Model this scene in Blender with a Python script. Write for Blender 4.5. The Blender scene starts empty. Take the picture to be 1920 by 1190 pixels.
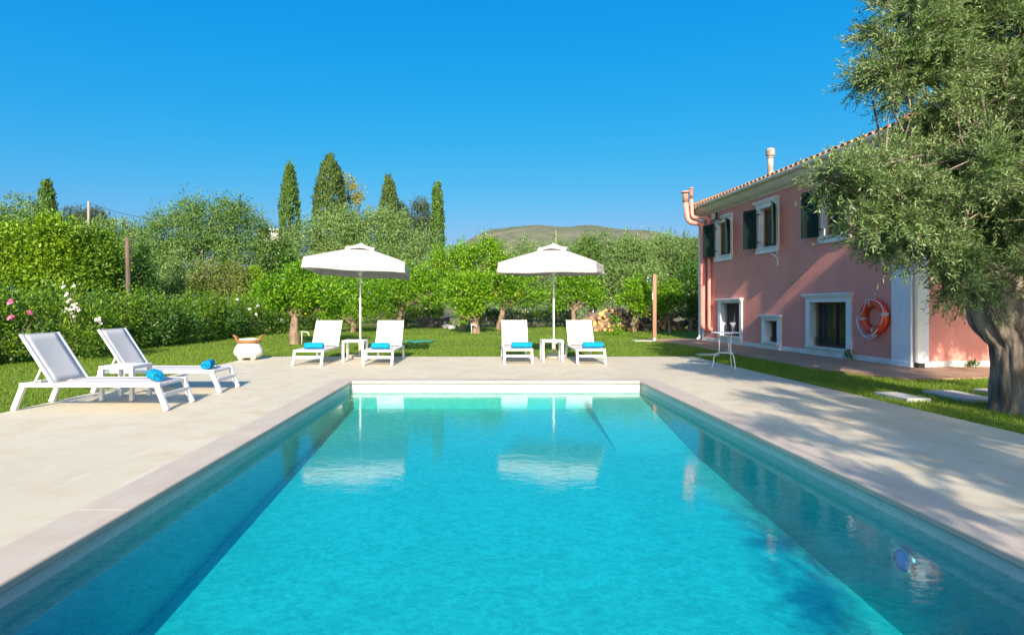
import bpy, math, random
import numpy as np
from mathutils import Vector, Matrix

S = bpy.context.scene
COL = S.collection
R = math.radians
random.seed(7)

# ------------------------------------------------------------------ camera, world, sun, exposure
cam_d = bpy.data.cameras.new("Camera")
cam = bpy.data.objects.new("Camera", cam_d)
COL.objects.link(cam)
cam.location = (0, 0, 1.27)
cam.rotation_euler = (R(90), 0, 0)
cam_d.sensor_width = 36
cam_d.lens = 1050 / 1920 * 36
cam_d.shift_x = 60 / 1920
cam_d.shift_y = -20 / 1920
cam_d.clip_end = 20000
S.camera = cam

SUN_EL, SUN_DX = 27.0, 0.035
GLOW_FROM = 1.15
world = bpy.data.worlds.new("World")
S.world = world
world.use_nodes = True
wn = world.node_tree.nodes
wl = world.node_tree.links
wn.clear()
sky = wn.new("ShaderNodeTexSky")
sky.sky_type = 'NISHITA'
sky.sun_disc = False
sky.sun_elevation = R(SUN_EL)
sky.sun_rotation = math.pi + SUN_DX
sky.altitude = 100
sky.air_density = 1.0
sky.dust_density = 4.0
sky.ozone_density = 3.0
hs = wn.new("ShaderNodeHueSaturation")
hs.inputs['Hue'].default_value = 0.485
hs.inputs['Saturation'].default_value = 1.3
hs.inputs['Value'].default_value = 1.0
bg = wn.new("ShaderNodeBackground")
bg.inputs['Strength'].default_value = 0.12
wo = wn.new("ShaderNodeOutputWorld")
wl.new(sky.outputs[0], hs.inputs['Color'])
# deep azure grade of the sky: each channel follows its own power curve
sp = wn.new("ShaderNodeSeparateColor")
cb = wn.new("ShaderNodeCombineColor")
hs2 = wn.new("ShaderNodeHueSaturation")
hs2.inputs['Saturation'].default_value = 0.35
wl.new(sky.outputs[0], hs2.inputs['Color'])
sp2 = wn.new("ShaderNodeSeparateColor")
wl.new(hs2.outputs[0], sp2.inputs[0])
wl.new(hs.outputs[0], sp.inputs[0])
for i_, (ref_in, ref_out, pw_) in enumerate(((.13, .029, 2.4), (.46, .222, .68), (.78, .36, .18))):
    a_ = wn.new("ShaderNodeMath")
    a_.operation = 'MULTIPLY'
    a_.inputs[1].default_value = .12 / ref_in
    b_ = wn.new("ShaderNodeMath")
    b_.operation = 'POWER'
    b_.inputs[1].default_value = pw_
    c_ = wn.new("ShaderNodeMath")
    c_.operation = 'MULTIPLY'
    c_.inputs[1].default_value = ref_out / .12
    wl.new(sp.outputs[i_], a_.inputs[0])
    wl.new(a_.outputs[0], b_.inputs[0])
    wl.new(b_.outputs[0], c_.inputs[0])
    # the bright glow round the sun keeps its full strength
    d_ = wn.new("ShaderNodeMath")
    d_.operation = 'SUBTRACT'
    d_.inputs[1].default_value = GLOW_FROM / .12
    d_.use_clamp = False
    e_ = wn.new("ShaderNodeMath")
    e_.operation = 'MAXIMUM'
    e_.inputs[1].default_value = 0.0
    g_ = wn.new("ShaderNodeMath")
    g_.operation = 'MULTIPLY'
    g_.inputs[1].default_value = (1.03, .97, .88)[i_]
    wl.new(e_.outputs[0], g_.inputs[0])
    f_ = wn.new("ShaderNodeMath")
    f_.operation = 'ADD'
    wl.new(sp2.outputs[i_], d_.inputs[0])
    wl.new(d_.outputs[0], e_.inputs[0])
    wl.new(g_.outputs[0], f_.inputs[0])
    h_ = wn.new("ShaderNodeMath")
    h_.operation = 'MINIMUM'
    h_.inputs[1].default_value = (.17, .36, .42)[i_] / .12
    wl.new(c_.outputs[0], h_.inputs[0])
    wl.new(h_.outputs[0], f_.inputs[1])
    wl.new(f_.outputs[0], cb.inputs[i_])
wl.new(cb.outputs[0], bg.inputs[0])
wl.new(bg.outputs[0], wo.inputs[0])

sun_d = bpy.data.lights.new("Sun", 'SUN')
sun_d.energy = 3.3
sun_d.angle = R(0.5)
sun_d.color = (1.06, 0.885, 0.71)
sun = bpy.data.objects.new("Sun", sun_d)
COL.objects.link(sun)
ld = Vector((SUN_DX, 1, -math.tan(R(SUN_EL))))
sun.rotation_euler = ld.to_track_quat('-Z', 'Y').to_euler()
sun.location = (0, -30, 20)

S.view_settings.view_transform = 'Standard'
S.view_settings.look = 'None'
S.view_settings.gamma = 1
S.view_settings.exposure = 1.38
try:
    S.cycles.use_denoising = True
    S.cycles.max_bounces = 8
    S.cycles.transparent_max_bounces = 16
    S.cycles.caustics_reflective = False
    S.cycles.caustics_refractive = False
    S.cycles.sample_clamp_indirect = 6
except Exception:
    pass

F, X0, Y0, H = 1050.0, 900.0, 575.0, 1.27


def P(px, py, Y):
    """a point seen at photo pixel px,py that stands Y metres away"""
    return Vector(((px - X0) * Y / F, Y, H - (py - Y0) * Y / F))


# ------------------------------------------------------------------ materials
def new_mat(name):
    m = bpy.data.materials.new(name)
    m.use_nodes = True
    nt = m.node_tree
    nt.nodes.clear()
    out = nt.nodes.new("ShaderNodeOutputMaterial")
    return m, nt, out


def mixcol(nt, fac, a, b, kind='MIX'):
    n = nt.nodes.new("ShaderNodeMix")
    n.data_type = 'RGBA'
    n.blend_type = kind
    for sock, v in ((n.inputs[0], fac), (n.inputs[6], a), (n.inputs[7], b)):
        if hasattr(v, 'is_linked') or hasattr(v, 'links'):
            nt.links.new(v, sock)
        elif isinstance(v, (int, float)):
            sock.default_value = v
        else:
            sock.default_value = (*v, 1)
    return n.outputs[2]


def noise(nt, scale, detail=4, rough=.55, coord='Object', stretch=None, dist=0):
    tc = nt.nodes.new("ShaderNodeTexCoord")
    src = tc.outputs[coord]
    if stretch:
        mp = nt.nodes.new("ShaderNodeMapping")
        mp.inputs['Scale'].default_value = stretch
        nt.links.new(src, mp.inputs[0])
        src = mp.outputs[0]
    n = nt.nodes.new("ShaderNodeTexNoise")
    n.inputs['Scale'].default_value = scale
    n.inputs['Detail'].default_value = detail
    n.inputs['Roughness'].default_value = rough
    n.inputs['Distortion'].default_value = dist
    nt.links.new(src, n.inputs['Vector'])
    return n.outputs[0]


def ramp(nt, v, lo, hi):
    n = nt.nodes.new("ShaderNodeMapRange")
    n.inputs[1].default_value = lo
    n.inputs[2].default_value = hi
    nt.links.new(v, n.inputs[0])
    return n.outputs[0]


def bump(nt, v, strength=.3, dist=.01, prev=None):
    b = nt.nodes.new("ShaderNodeBump")
    b.inputs['Strength'].default_value = strength
    b.inputs['Distance'].default_value = dist
    nt.links.new(v, b.inputs['Height'])
    if prev is not None:
        nt.links.new(prev, b.inputs['Normal'])
    return b.outputs[0]


def principled(nt, out, col, rough=.6, nor=None, metal=0, spec=.5):
    p = nt.nodes.new("ShaderNodeBsdfPrincipled")
    if isinstance(col, (tuple, list)):
        p.inputs['Base Color'].default_value = (*col, 1)
    else:
        nt.links.new(col, p.inputs['Base Color'])
    p.inputs['Roughness'].default_value = rough
    p.inputs['Metallic'].default_value = metal
    p.inputs['Specular IOR Level'].default_value = spec
    if nor is not None:
        nt.links.new(nor, p.inputs['Normal'])
    nt.links.new(p.outputs[0], out.inputs[0])
    return p


def surf(name, a, b=None, scale=4, rough=.6, bscale=40, bstr=.15, bdist=.005, metal=0, spec=.5, stretch=None, lo=.35, hi=.65, detail=5):
    m, nt, out = new_mat(name)
    if b is None:
        b = tuple(c * .9 for c in a)
    f = ramp(nt, noise(nt, scale, detail, stretch=stretch), lo, hi)
    col = mixcol(nt, f, a, b)
    nor = bump(nt, noise(nt, bscale, 4, stretch=stretch), bstr, bdist) if bstr else None
    principled(nt, out, col, rough, nor, metal, spec)
    return m


def leafmat(name, cols, trans=.35, rough=.5, spec=.25, tcol=1.3):
    """foliage: every leaf picks its own tint (random per island)"""
    m, nt, out = new_mat(name)
    g = nt.nodes.new("ShaderNodeNewGeometry")
    cr = nt.nodes.new("ShaderNodeValToRGB")
    els = cr.color_ramp.elements
    while len(els) < len(cols):
        els.new(.5)
    for i, c in enumerate(cols):
        els[i].position = i / (len(cols) - 1)
        els[i].color = (*c, 1)
    nt.links.new(g.outputs['Random Per Island'], cr.inputs[0])
    # broad patches of slightly different growth through the crown
    f = ramp(nt, noise(nt, 1.3, 2), .35, .65)
    col = mixcol(nt, f, cr.outputs[0], mixcol(nt, .5, cr.outputs[0], cols[-1]))
    p = nt.nodes.new("ShaderNodeBsdfPrincipled")
    nt.links.new(col, p.inputs['Base Color'])
    p.inputs['Roughness'].default_value = rough
    p.inputs['Specular IOR Level'].default_value = spec
    t = nt.nodes.new("ShaderNodeBsdfTranslucent")
    tc = mixcol(nt, 1.0, col, (tcol, tcol * 1.05, tcol * .6), 'MULTIPLY')
    nt.links.new(tc, t.inputs[0])
    mx = nt.nodes.new("ShaderNodeMixShader")
    mx.inputs[0].default_value = trans
    nt.links.new(p.outputs[0], mx.inputs[1])
    nt.links.new(t.outputs[0], mx.inputs[2])
    nt.links.new(mx.outputs[0], out.inputs[0])
    return m


M = {}
M['white'] = surf('white_powder_coat', (.70, .70, .70), (.66, .66, .66), 6, .4, 200, .03)
M['stucco_white'] = surf('white_stucco', (.80, .81, .82), (.70, .72, .73), 2.5, .8, 60, .2)
M['trim_cream'] = surf('cream_trim', (.74, .72, .66), (.60, .58, .53), 2, .7, 40, .15)
M['pink'] = surf('pink_render', (.77, .31, .25), (.68, .26, .205), 1.1, .85, 90, .5, .006, lo=.3, hi=.7, detail=8)
M['pink_pipe'] = surf('pink_pipe_paint', (.74, .29, .235), (.66, .25, .20), 3, .6, 80, .1)
M['pipe_soot'] = surf('weathered_pipe', (.40, .22, .15), (.13, .10, .08), 9, .8, 60, .3)
M['shutter'] = surf('dark_green_paint', (.010, .024, .020), (.015, .032, .026), 5, .75, 60, .2, stretch=(1, 1, .1), spec=.12)
M['grille'] = surf('dark_green_iron', (.020, .045, .040), (.012, .03, .028), 12, .5, 80, .1)
M['timber'] = surf('varnished_timber', (.30, .125, .035), (.20, .075, .02), 6, .5, 30, .2, stretch=(1, 1, .1))
M['post_wood'] = surf('shower_post_wood', (.36, .20, .115), (.26, .135, .075), 8, .75, 40, .4, stretch=(1, 1, .08))
M['grey_wood'] = surf('weathered_grey_wood', (.13, .095, .075), (.06, .045, .04), 8, .9, 30, .5, stretch=(1, 1, .1))
M['chrome'] = surf('brushed_metal', (.62, .62, .62), (.5, .5, .5), 20, .25, 100, .02, metal=1)
M['black'] = surf('black_metal', (.015, .015, .017), (.02, .02, .02), 5, .45, 60, .05)
M['glassdark'] = surf('dark_window_pane', (.018, .024, .028), (.03, .035, .04), 1.5, .08, 5, .0, spec=.6)
M['fabric'] = surf('white_canopy_fabric', (.62, .62, .615), (.585, .585, .58), 1.6, .85, 350, .12, .002)
def mat_cloth():
    m, nt, out = new_mat('white_canopy_cloth')
    col = mixcol(nt, ramp(nt, noise(nt, 1.6, 5), .35, .65), (.60, .60, .595), (.56, .56, .555))
    p = principled(nt, out, col, .9, bump(nt, noise(nt, 350, 4), .12, .002), spec=.15)
    t = nt.nodes.new("ShaderNodeBsdfTranslucent")
    t.inputs[0].default_value = (.62, .60, .56, 1)
    mx = nt.nodes.new("ShaderNodeMixShader")
    mx.inputs[0].default_value = .32
    nt.links.new(p.outputs[0], mx.inputs[1])
    nt.links.new(t.outputs[0], mx.inputs[2])
    nt.links.new(mx.outputs[0], out.inputs[0])
    return m


M['fabric'] = mat_cloth()
def mat_sling():
    m, nt, out = new_mat('white_mesh_fabric')
    p = principled(nt, out, (.66, .66, .665), .75, bump(nt, noise(nt, 420, 4), .25, .002), spec=.2)
    t = nt.nodes.new("ShaderNodeBsdfTranslucent")
    t.inputs[0].default_value = (.85, .85, .86, 1)
    mx = nt.nodes.new("ShaderNodeMixShader")
    mx.inputs[0].default_value = .35
    nt.links.new(p.outputs[0], mx.inputs[1])
    nt.links.new(t.outputs[0], mx.inputs[2])
    nt.links.new(mx.outputs[0], out.inputs[0])
    return m


M['sling'] = mat_sling()
M['towel'] = surf('turquoise_terry', (.008, .27, .50), (.004, .20, .41), 30, .95, 260, .9, .006, spec=.1)
M['orange'] = surf('orange_plastic', (.80, .085, .018), (.70, .07, .015), 4, .5, 60, .12)
M['tape'] = surf('grey_reflective_tape', (.46, .45, .43), (.4, .4, .38), 20, .4, 80, .05)
M['rope'] = surf('white_rope', (.78, .72, .74), (.62, .56, .60), 60, .8, 160, .5)
M['ceramic'] = surf('white_ceramic', (.70, .68, .65), (.64, .62, .58), 3, .5, 30, .08)
M['wicker'] = surf('brown_wicker', (.32, .15, .055), (.20, .085, .028), 60, .75, 120, .8, stretch=(1, 1, 5))
M['concrete'] = surf('pale_aggregate', (.52, .46, .37), (.36, .31, .25), 45, .9, 120, .5)
M['flagstone'] = surf('stepping_stone_concrete', (.50, .49, .45), (.42, .41, .38), 5, .85, 90, .25)
M['terracotta'] = surf('terracotta_tile', (.50, .24, .10), (.30, .13, .065), 5, .85, 50, .3, lo=.3, hi=.7)
M['bark'] = surf('olive_bark', (.30, .25, .20), (.085, .07, .058), 7, .95, 22, 1.0, .03, stretch=(1, 1, .22), lo=.38, hi=.6)
M['bark_pale'] = surf('citrus_bark', (.27, .20, .14), (.12, .085, .06), 9, .95, 30, .9, .02, stretch=(1, 1, .3))
M['soil'] = surf('dry_soil', (.20, .15, .09), (.10, .11, .04), .6, .95, 8, .5, .03)
M['mat_teal'] = surf('teal_plastic', (.01, .23, .19), (.008, .19, .16), 6, .45, 30, .1)
M['lens_blue'] = surf('blue_lamp_lens', (.03, .28, .80), (.06, .38, .85), 90, .15, 120, .4, .004)
M['logend'] = surf('cut_log_wood', (.60, .36, .15), (.42, .22, .09), 6, .9, 25, .5)
M['logbark'] = surf('log_bark', (.28, .19, .13), (.15, .10, .07), 10, .95, 25, .8, .02)
M['stone_wall'] = surf('grey_stone_wall', (.16, .145, .12), (.07, .065, .055), 5, .95, 9, 1.0, .05)
M['far_wall'] = surf('distant_white_wall', (.66, .62, .56), (.55, .5, .45), 2, .9, 10, .1)
M['pole_far'] = surf('pale_pole_wood', (.33, .29, .25), (.24, .21, .18), 2, .9, 10, .2, stretch=(1, 1, .1))
M['lime_plant'] = None
# petals
M['petal_pink'] = surf('pink_petal', (.72, .16, .36), (.80, .30, .46), 20, .6, 40, .1)
M['petal_white'] = surf('white_petal', (.82, .80, .74), (.74, .66, .64), 20, .6, 40, .1)
M['fruit'] = surf('orange_fruit', (.72, .27, .02), (.62, .2, .015), 8, .5, 60, .15)

M['leaf_olive_near'] = leafmat('olive_leaf_near', [(.055, .125, .026), (.135, .230, .062), (.320, .395, .190), (.088, .172, .038)], .28, .45, .4)
M['leaf_olive'] = leafmat('olive_leaf', [(.065, .140, .030), (.165, .270, .078), (.260, .360, .135), (.110, .205, .050)], .30, .55, .25)
M['leaf_olive_dk'] = leafmat('olive_leaf_dark', [(.042, .105, .020), (.115, .215, .046), (.190, .295, .085), (.080, .165, .032)], .30, .55, .25)
M['leaf_citrus'] = leafmat('citrus_leaf', [(.026, .100, .004), (.100, .260, .008), (.250, .420, .012), (.060, .190, .006)], .30, .4, .35)
M['leaf_citrus_lt'] = leafmat('citrus_leaf_light', [(.036, .140, .004), (.125, .300, .009), (.290, .440, .014), (.075, .210, .006)], .30, .45, .3)
M['leaf_dark'] = leafmat('dark_green_leaf', [(.016, .065, .010), (.045, .125, .016), (.085, .180, .026)], .30, .4, .4)
M['leaf_hedge'] = leafmat('hedge_leaf', [(.028, .090, .008), (.095, .210, .012), (.210, .330, .020), (.055, .140, .010)], .30, .45, .3)
M['leaf_yellow'] = leafmat('yellow_green_leaf', [(.050, .130, .006), (.150, .285, .010), (.280, .390, .018), (.090, .200, .008)], .30, .5, .25)
M['leaf_cypress'] = leafmat('cypress_leaf', [(0.035, 0.093, 0.019), (0.072, 0.152, 0.029), (0.112, 0.200, 0.042)], .15, .7, .15)
M['leaf_cypress_b'] = leafmat('cypress_leaf_brown', [(.032, .075, .016), (.070, .125, .030), (.110, .165, .046)], .15, .7, .15)
M['leaf_pine'] = leafmat('pine_leaf', [(0.031, 0.059, 0.031), (0.056, 0.092, 0.048), (0.084, 0.119, 0.063)], .15, .7, .15)
M['leaf_mimosa'] = leafmat('mimosa_leaf', [(.19, .20, .012), (.28, .27, .016), (.33, .30, .02)], .3, .6, .2)
M['leaf_dry'] = leafmat('dry_shrub_leaf', [(.130, .185, .040), (.200, .240, .060), (.160, .200, .045)], .3, .7, .2)
M['grass_blade'] = leafmat('grass_blade', [(.070, .165, .013), (.130, .240, .020), (.220, .310, .034), (.165, .255, .026)], .38, .5, .3)
M['grass_far'] = leafmat('wood_leaf', [(0.090, 0.165, 0.045), (0.150, 0.240, 0.075), (0.210, 0.285, 0.105)], .3, .6, .2)


def mat_lawn():
    m, nt, out = new_mat('lawn_turf')
    a = mixcol(nt, ramp(nt, noise(nt, .55, 5), .35, .65), (.115, .200, .020), (.170, .240, .032))
    b = mixcol(nt, ramp(nt, noise(nt, 3.2, 6, .7), .3, .7), a, (.110, .185, .020))
    b = mixcol(nt, ramp(nt, noise(nt, .9, 7, .7, dist=.8), .56, .72), b, (.24, .235, .06))
    c = mixcol(nt, ramp(nt, noise(nt, 60, 3, .7), .35, .7), b, mixcol(nt, .5, b, (.03, .055, .008)))
    nor = bump(nt, noise(nt, 70, 4, .7), .9, .03)
    principled(nt, out, c, .85, nor, spec=.15)
    return m


def mat_deck():
    m, nt, out = new_mat('cream_microcement')
    n1 = ramp(nt, noise(nt, .7, 6, .6, stretch=(1, .6, 1)), .3, .7)
    a = mixcol(nt, n1, (.535, .495, .375), (.47, .44, .34))
    n2 = ramp(nt, noise(nt, 2.6, 8, .65, dist=.6), .48, .72)
    b = mixcol(nt, n2, a, (.45, .375, .25))
    n3 = ramp(nt, noise(nt, 1.7, 3, .5, stretch=(2.5, .5, 1)), .62, .72)
    c = mixcol(nt, n3, b, (.55, .505, .41))
    n4 = ramp(nt, noise(nt, 160, 2), .3, .7)
    d = mixcol(nt, n4, c, mixcol(nt, .88, (.40, .34, .26), c))
    nor = bump(nt, noise(nt, 90, 5, .6), .12, .004)
    nor = bump(nt, noise(nt, 3, 4), .08, .01, nor)
    principled(nt, out, d, .72, nor, spec=.35)
    return m


def mat_coping():
    m, nt, out = new_mat('sandstone_coping')
    n1 = ramp(nt, noise(nt, .8, 6, .6), .35, .65)
    a = mixcol(nt, n1, (.455, .395, .315), (.395, .34, .27))
    n2 = ramp(nt, noise(nt, 9, 6, .7, stretch=(1, .35, 1)), .4, .75)
    b = mixcol(nt, n2, a, (.48, .43, .37))
    nor = bump(nt, noise(nt, 120, 4), .15, .004)
    principled(nt, out, b, .6, nor, spec=.4)
    return m


def mat_pool():
    m, nt, out = new_mat('pool_plaster')
    n1 = ramp(nt, noise(nt, 1.2, 6, .6), .3, .7)
    a = mixcol(nt, n1, (.60, .615, .54), (.66, .67, .59))
    n2 = ramp(nt, noise(nt, 14, 6, .7), .45, .8)
    b = mixcol(nt, n2, a, (.52, .55, .49))
    principled(nt, out, b, .6, bump(nt, noise(nt, 60, 4), .2, .004), spec=.2)
    return m


def mat_water():
    m, nt, out = new_mat('pool_water')
    n1 = noise(nt, 4.5, 3, .5, stretch=(1, 1.5, 1), dist=.5)
    n2 = noise(nt, 16, 3, .55, stretch=(1, 1.35, 1), dist=.7)
    nor = bump(nt, n1, .5, .0026)
    nor = bump(nt, n2, .5, .0011, nor)
    # Schlick reflectance of water, the same from above and from below
    ge = nt.nodes.new("ShaderNodeNewGeometry")
    dt = nt.nodes.new("ShaderNodeVectorMath")
    dt.operation = 'DOT_PRODUCT'
    nt.links.new(ge.outputs['Incoming'], dt.inputs[0])
    nt.links.new(nor, dt.inputs[1])

    def mth(op, a, b=0.0):
        n_ = nt.nodes.new("ShaderNodeMath")
        n_.operation = op
        for i_, v_ in ((0, a), (1, b)):
            if isinstance(v_, (int, float)):
                n_.inputs[i_].default_value = v_
            else:
                nt.links.new(v_, n_.inputs[i_])
        return n_.outputs[0]
    cs_ = mth('MINIMUM', mth('ABSOLUTE', dt.outputs['Value']), 1.0)
    fr = mth('ADD', mth('MULTIPLY', mth('POWER', mth('SUBTRACT', 1.0, cs_), 4.3), .965), .035)
    tr = nt.nodes.new("ShaderNodeBsdfTransparent")
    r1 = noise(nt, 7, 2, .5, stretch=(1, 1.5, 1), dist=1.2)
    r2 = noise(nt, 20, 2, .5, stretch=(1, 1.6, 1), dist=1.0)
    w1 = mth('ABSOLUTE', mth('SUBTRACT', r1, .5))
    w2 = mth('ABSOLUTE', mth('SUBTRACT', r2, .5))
    caustic_net = mth('ADD', mth('MULTIPLY', mth('POWER', mth('SUBTRACT', 1.0, mth('MULTIPLY', w1, 2.0)), 6.0), .6), mth('MULTIPLY', mth('POWER', mth('SUBTRACT', 1.0, mth('MULTIPLY', w2, 2.0)), 5.0), .4))
    nt.links.new(mixcol(nt, caustic_net, (.58, .72, .73), (1, 1, 1)), tr.inputs[0])  # light focused by ripples is painted into the transparent colour as a noise net
    gl = nt.nodes.new("ShaderNodeBsdfGlossy")
    gl.inputs['Roughness'].default_value = .015
    nt.links.new(nor, gl.inputs['Normal'])
    mx = nt.nodes.new("ShaderNodeMixShader")
    nt.links.new(fr, mx.inputs[0])
    nt.links.new(tr.outputs[0], mx.inputs[1])
    nt.links.new(gl.outputs[0], mx.inputs[2])
    nt.links.new(mx.outputs[0], out.inputs[0])
    va = nt.nodes.new("ShaderNodeVolumeAbsorption")
    va.inputs['Color'].default_value = (.03, .922, .975, 1)
    va.inputs['Density'].default_value = 1.35
    nt.links.new(va.outputs[0], out.inputs['Volume'])
    return m


def mat_brick():
    m, nt, out = new_mat('brick_paving')
    tc = nt.nodes.new("ShaderNodeTexCoord")
    mp = nt.nodes.new("ShaderNodeMapping")
    mp.inputs['Rotation'].default_value = (0, 0, R(93.5))
    nt.links.new(tc.outputs['Object'], mp.inputs[0])
    b = nt.nodes.new("ShaderNodeTexBrick")
    b.inputs['Color1'].default_value = (.40, .225, .135, 1)
    b.inputs['Color2'].default_value = (.30, .165, .105, 1)
    b.inputs['Mortar'].default_value = (.12, .10, .07, 1)
    b.inputs['Scale'].default_value = 4.5
    b.inputs['Mortar Size'].default_value = .02
    nt.links.new(mp.outputs[0], b.inputs['Vector'])
    c = mixcol(nt, ramp(nt, noise(nt, 2, 6), .35, .7), b.outputs[0], mixcol(nt, .55, b.outputs[0], (.46, .34, .22)))
    principled(nt, out, c, .85, bump(nt, b.outputs[1], -.4, .006), spec=.3)
    return m


def mat_hill():
    m, nt, out = new_mat('scrub_hillside')
    a = mixcol(nt, ramp(nt, noise(nt, .010, 7, .65), .38, .62), (.165, .155, .115), (.105, .130, .080))
    b = mixcol(nt, ramp(nt, noise(nt, .045, 6, .7), .5, .66), a, (.065, .100, .055))
    c = mixcol(nt, ramp(nt, noise(nt, .012, 6, .6, stretch=(.25, .25, 3)), .6, .7), b, (.24, .21, .16))
    principled(nt, out, c, .95, bump(nt, noise(nt, .06, 5), .6, 5), spec=.05)
    return m


M['lawn'] = mat_lawn()
M['deck'] = mat_deck()
M['coping'] = mat_coping()
M['pool'] = mat_pool()
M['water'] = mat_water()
M['brick'] = mat_brick()
M['hill'] = mat_hill()


# ------------------------------------------------------------------ mesh helpers
class MB:
    def __init__(s):
        s.v, s.f, s.mi, s.smooth = [], [], [], []

    def add(s, vs, fs, mi=0, smooth=False):
        o = len(s.v)
        s.v += [tuple(v) for v in vs]
        s.f += [tuple(i + o for i in f) for f in fs]
        s.mi += [mi] * len(fs)
        s.smooth += [smooth] * len(fs)
        return s

    def box(s, x0, x1, y0, y1, z0, z1, mi=0):
        return s.add([(x0, y0, z0), (x1, y0, z0), (x1, y1, z0), (x0, y1, z0), (x0, y0, z1), (x1, y0, z1), (x1, y1, z1), (x0, y1, z1)],
                     [(0, 3, 2, 1), (4, 5, 6, 7), (0, 1, 5, 4), (1, 2, 6, 5), (2, 3, 7, 6), (3, 0, 4, 7)], mi)

    def bar(s, p, q, w, h, up=(0, 0, 1), mi=0):
        p, q = Vector(p), Vector(q)
        d = (q - p).normalized()
        u = Vector(up)
        sd = d.cross(u)
        if sd.length < 1e-4:
            sd = d.cross(Vector((0, 1, 0)))
        sd.normalize()
        n = sd.cross(d).normalized()
        a, b = sd * w / 2, n * h / 2
        vs = [p - a - b, p + a - b, p + a + b, p - a + b, q - a - b, q + a - b, q + a + b, q - a + b]
        return s.add(vs, [(0, 1, 2, 3), (7, 6, 5, 4), (0, 4, 5, 1), (1, 5, 6, 2), (2, 6, 7, 3), (3, 7, 4, 0)], mi)

    def tube(s, pts, rad, n=10, mi=0, cap=True, jit=0, rng=None, closed=False, ridge=0, smooth=True):
        pts = [Vector(p) for p in pts]
        m = len(pts)
        if not hasattr(rad, '__len__'):
            rad = [rad] * m
        vs, fs = [], []
        ref = Vector((0, 0, 1))
        d0 = (pts[1] - pts[0]).normalized()
        if abs(d0.dot(ref)) > .9:
            ref = Vector((1, 0, 0))
        x = d0.cross(ref).normalized()
        ph = [random.random() * 6.28 for _ in range(4)]
        for i, p in enumerate(pts):
            if closed:
                d = (pts[(i + 1) % m] - pts[i - 1]).normalized()
            elif i == 0:
                d = d0
            elif i == m - 1:
                d = (pts[i] - pts[i - 1]).normalized()
            else:
                d = (pts[i + 1] - pts[i - 1]).normalized()
            x = (x - d * x.dot(d)).normalized()
            y = d.cross(x)
            for k in range(n):
                a = 2 * math.pi * k / n
                r = rad[i]
                if jit:
                    r *= 1 + jit * (math.sin(3 * a + ph[0] + i * .35) * .5 + math.sin(5 * a + ph[1] - i * .6) * .3 + (random.random() - .5) * .5)
                if ridge:
                    r *= 1 + ridge * math.sin(11 * a + i * .25 + ph[2]) + ridge * .7 * math.sin(17 * a - i * .4 + ph[3])
                vs.append(p + x * math.cos(a) * r + y * math.sin(a) * r)
        rings = m if closed else m - 1
        for i in range(rings):
            for k in range(n):
                a, b = i * n + k, i * n + (k + 1) % n
                j = ((i + 1) % m) * n
                fs.append((a, b, j + (k + 1) % n, j + k))
        if cap and not closed:
            fs.append(tuple(range(n - 1, -1, -1)))
            fs.append(tuple((m - 1) * n + k for k in range(n)))
        return s.add(vs, fs, mi, smooth)

    def lathe(s, prof, n=24, c=(0, 0, 0), mi=0, fn=None):
        vs, fs = [], []
        for r, z in prof:
            for k in range(n):
                a = 2 * math.pi * k / n
                rr = fn(r, z, a) if fn else r
                vs.append((c[0] + rr * math.cos(a), c[1] + rr * math.sin(a), c[2] + z))
        for i in range(len(prof) - 1):
            for k in range(n):
                fs.append((i * n + k, i * n + (k + 1) % n, (i + 1) * n + (k + 1) % n, (i + 1) * n + k))
        return s.add(vs, fs, mi, True)

    def prism(s, poly, p0, p1, mi=0):
        """poly = list of (a,b) extruded; p0,p1 functions (a,b)->xyz"""
        n = len(poly)
        vs = [p0(a, b) for a, b in poly] + [p1(a, b) for a, b in poly]
        fs = [tuple(range(n)), tuple(range(2 * n - 1, n - 1, -1))]
        for k in range(n):
            j = (k + 1) % n
            fs.append((k, k + n, j + n, j))
        return s.add(vs, fs, mi)

    def build(s, name, mats, parent=None, bevel=0, solid=0, smooth=None):
        me = bpy.data.meshes.new(name)
        me.from_pydata(s.v, [], s.f)
        if not isinstance(mats, (list, tuple)):
            mats = [mats]
        for m in mats:
            me.materials.append(m)
        me.polygons.foreach_set('material_index', s.mi)
        me.polygons.foreach_set('use_smooth', [bool(x) if smooth is None else smooth for x in s.smooth])
        me.update()
        o = bpy.data.objects.new(name, me)
        COL.objects.link(o)
        if parent is not None:
            o.parent = parent
        if solid:
            md = o.modifiers.new('solid', 'SOLIDIFY')
            md.thickness = solid
            md.offset = 0
        if bevel:
            md = o.modifiers.new('bevel', 'BEVEL')
            md.width = bevel
            md.segments = 2
            md.limit_method = 'ANGLE'
        return o


def np_obj(name, verts, quads, mat, parent=None, mats=None, mi=None):
    me = bpy.data.meshes.new(name)
    nv, nf = len(verts), len(quads)
    k = quads.shape[1]
    me.vertices.add(nv)
    me.vertices.foreach_set('co', verts.astype(np.float32).ravel())
    me.loops.add(nf * k)
    me.loops.foreach_set('vertex_index', quads.astype(np.int32).ravel())
    me.polygons.add(nf)
    me.polygons.foreach_set('loop_start', np.arange(0, nf * k, k, dtype=np.int32))
    me.update(calc_edges=True)
    me.materials.append(mat)
    o = bpy.data.objects.new(name, me)
    COL.objects.link(o)
    if parent is not None:
        o.parent = parent
    return o


def tag(o, label=None, cat=None, group=None, kind=None):
    if label:
        o['label'] = label
    if cat:
        o['category'] = cat
    if group:
        o['group'] = group
    if kind:
        o['kind'] = kind
    return o


def empty(name, loc, rz=0, label=None, cat=None, group=None):
    o = bpy.data.objects.new(name, None)
    o.empty_display_size = .2
    COL.objects.link(o)
    o.location = loc
    o.rotation_euler = (0, 0, rz)
    return tag(o, label, cat, group)


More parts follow.
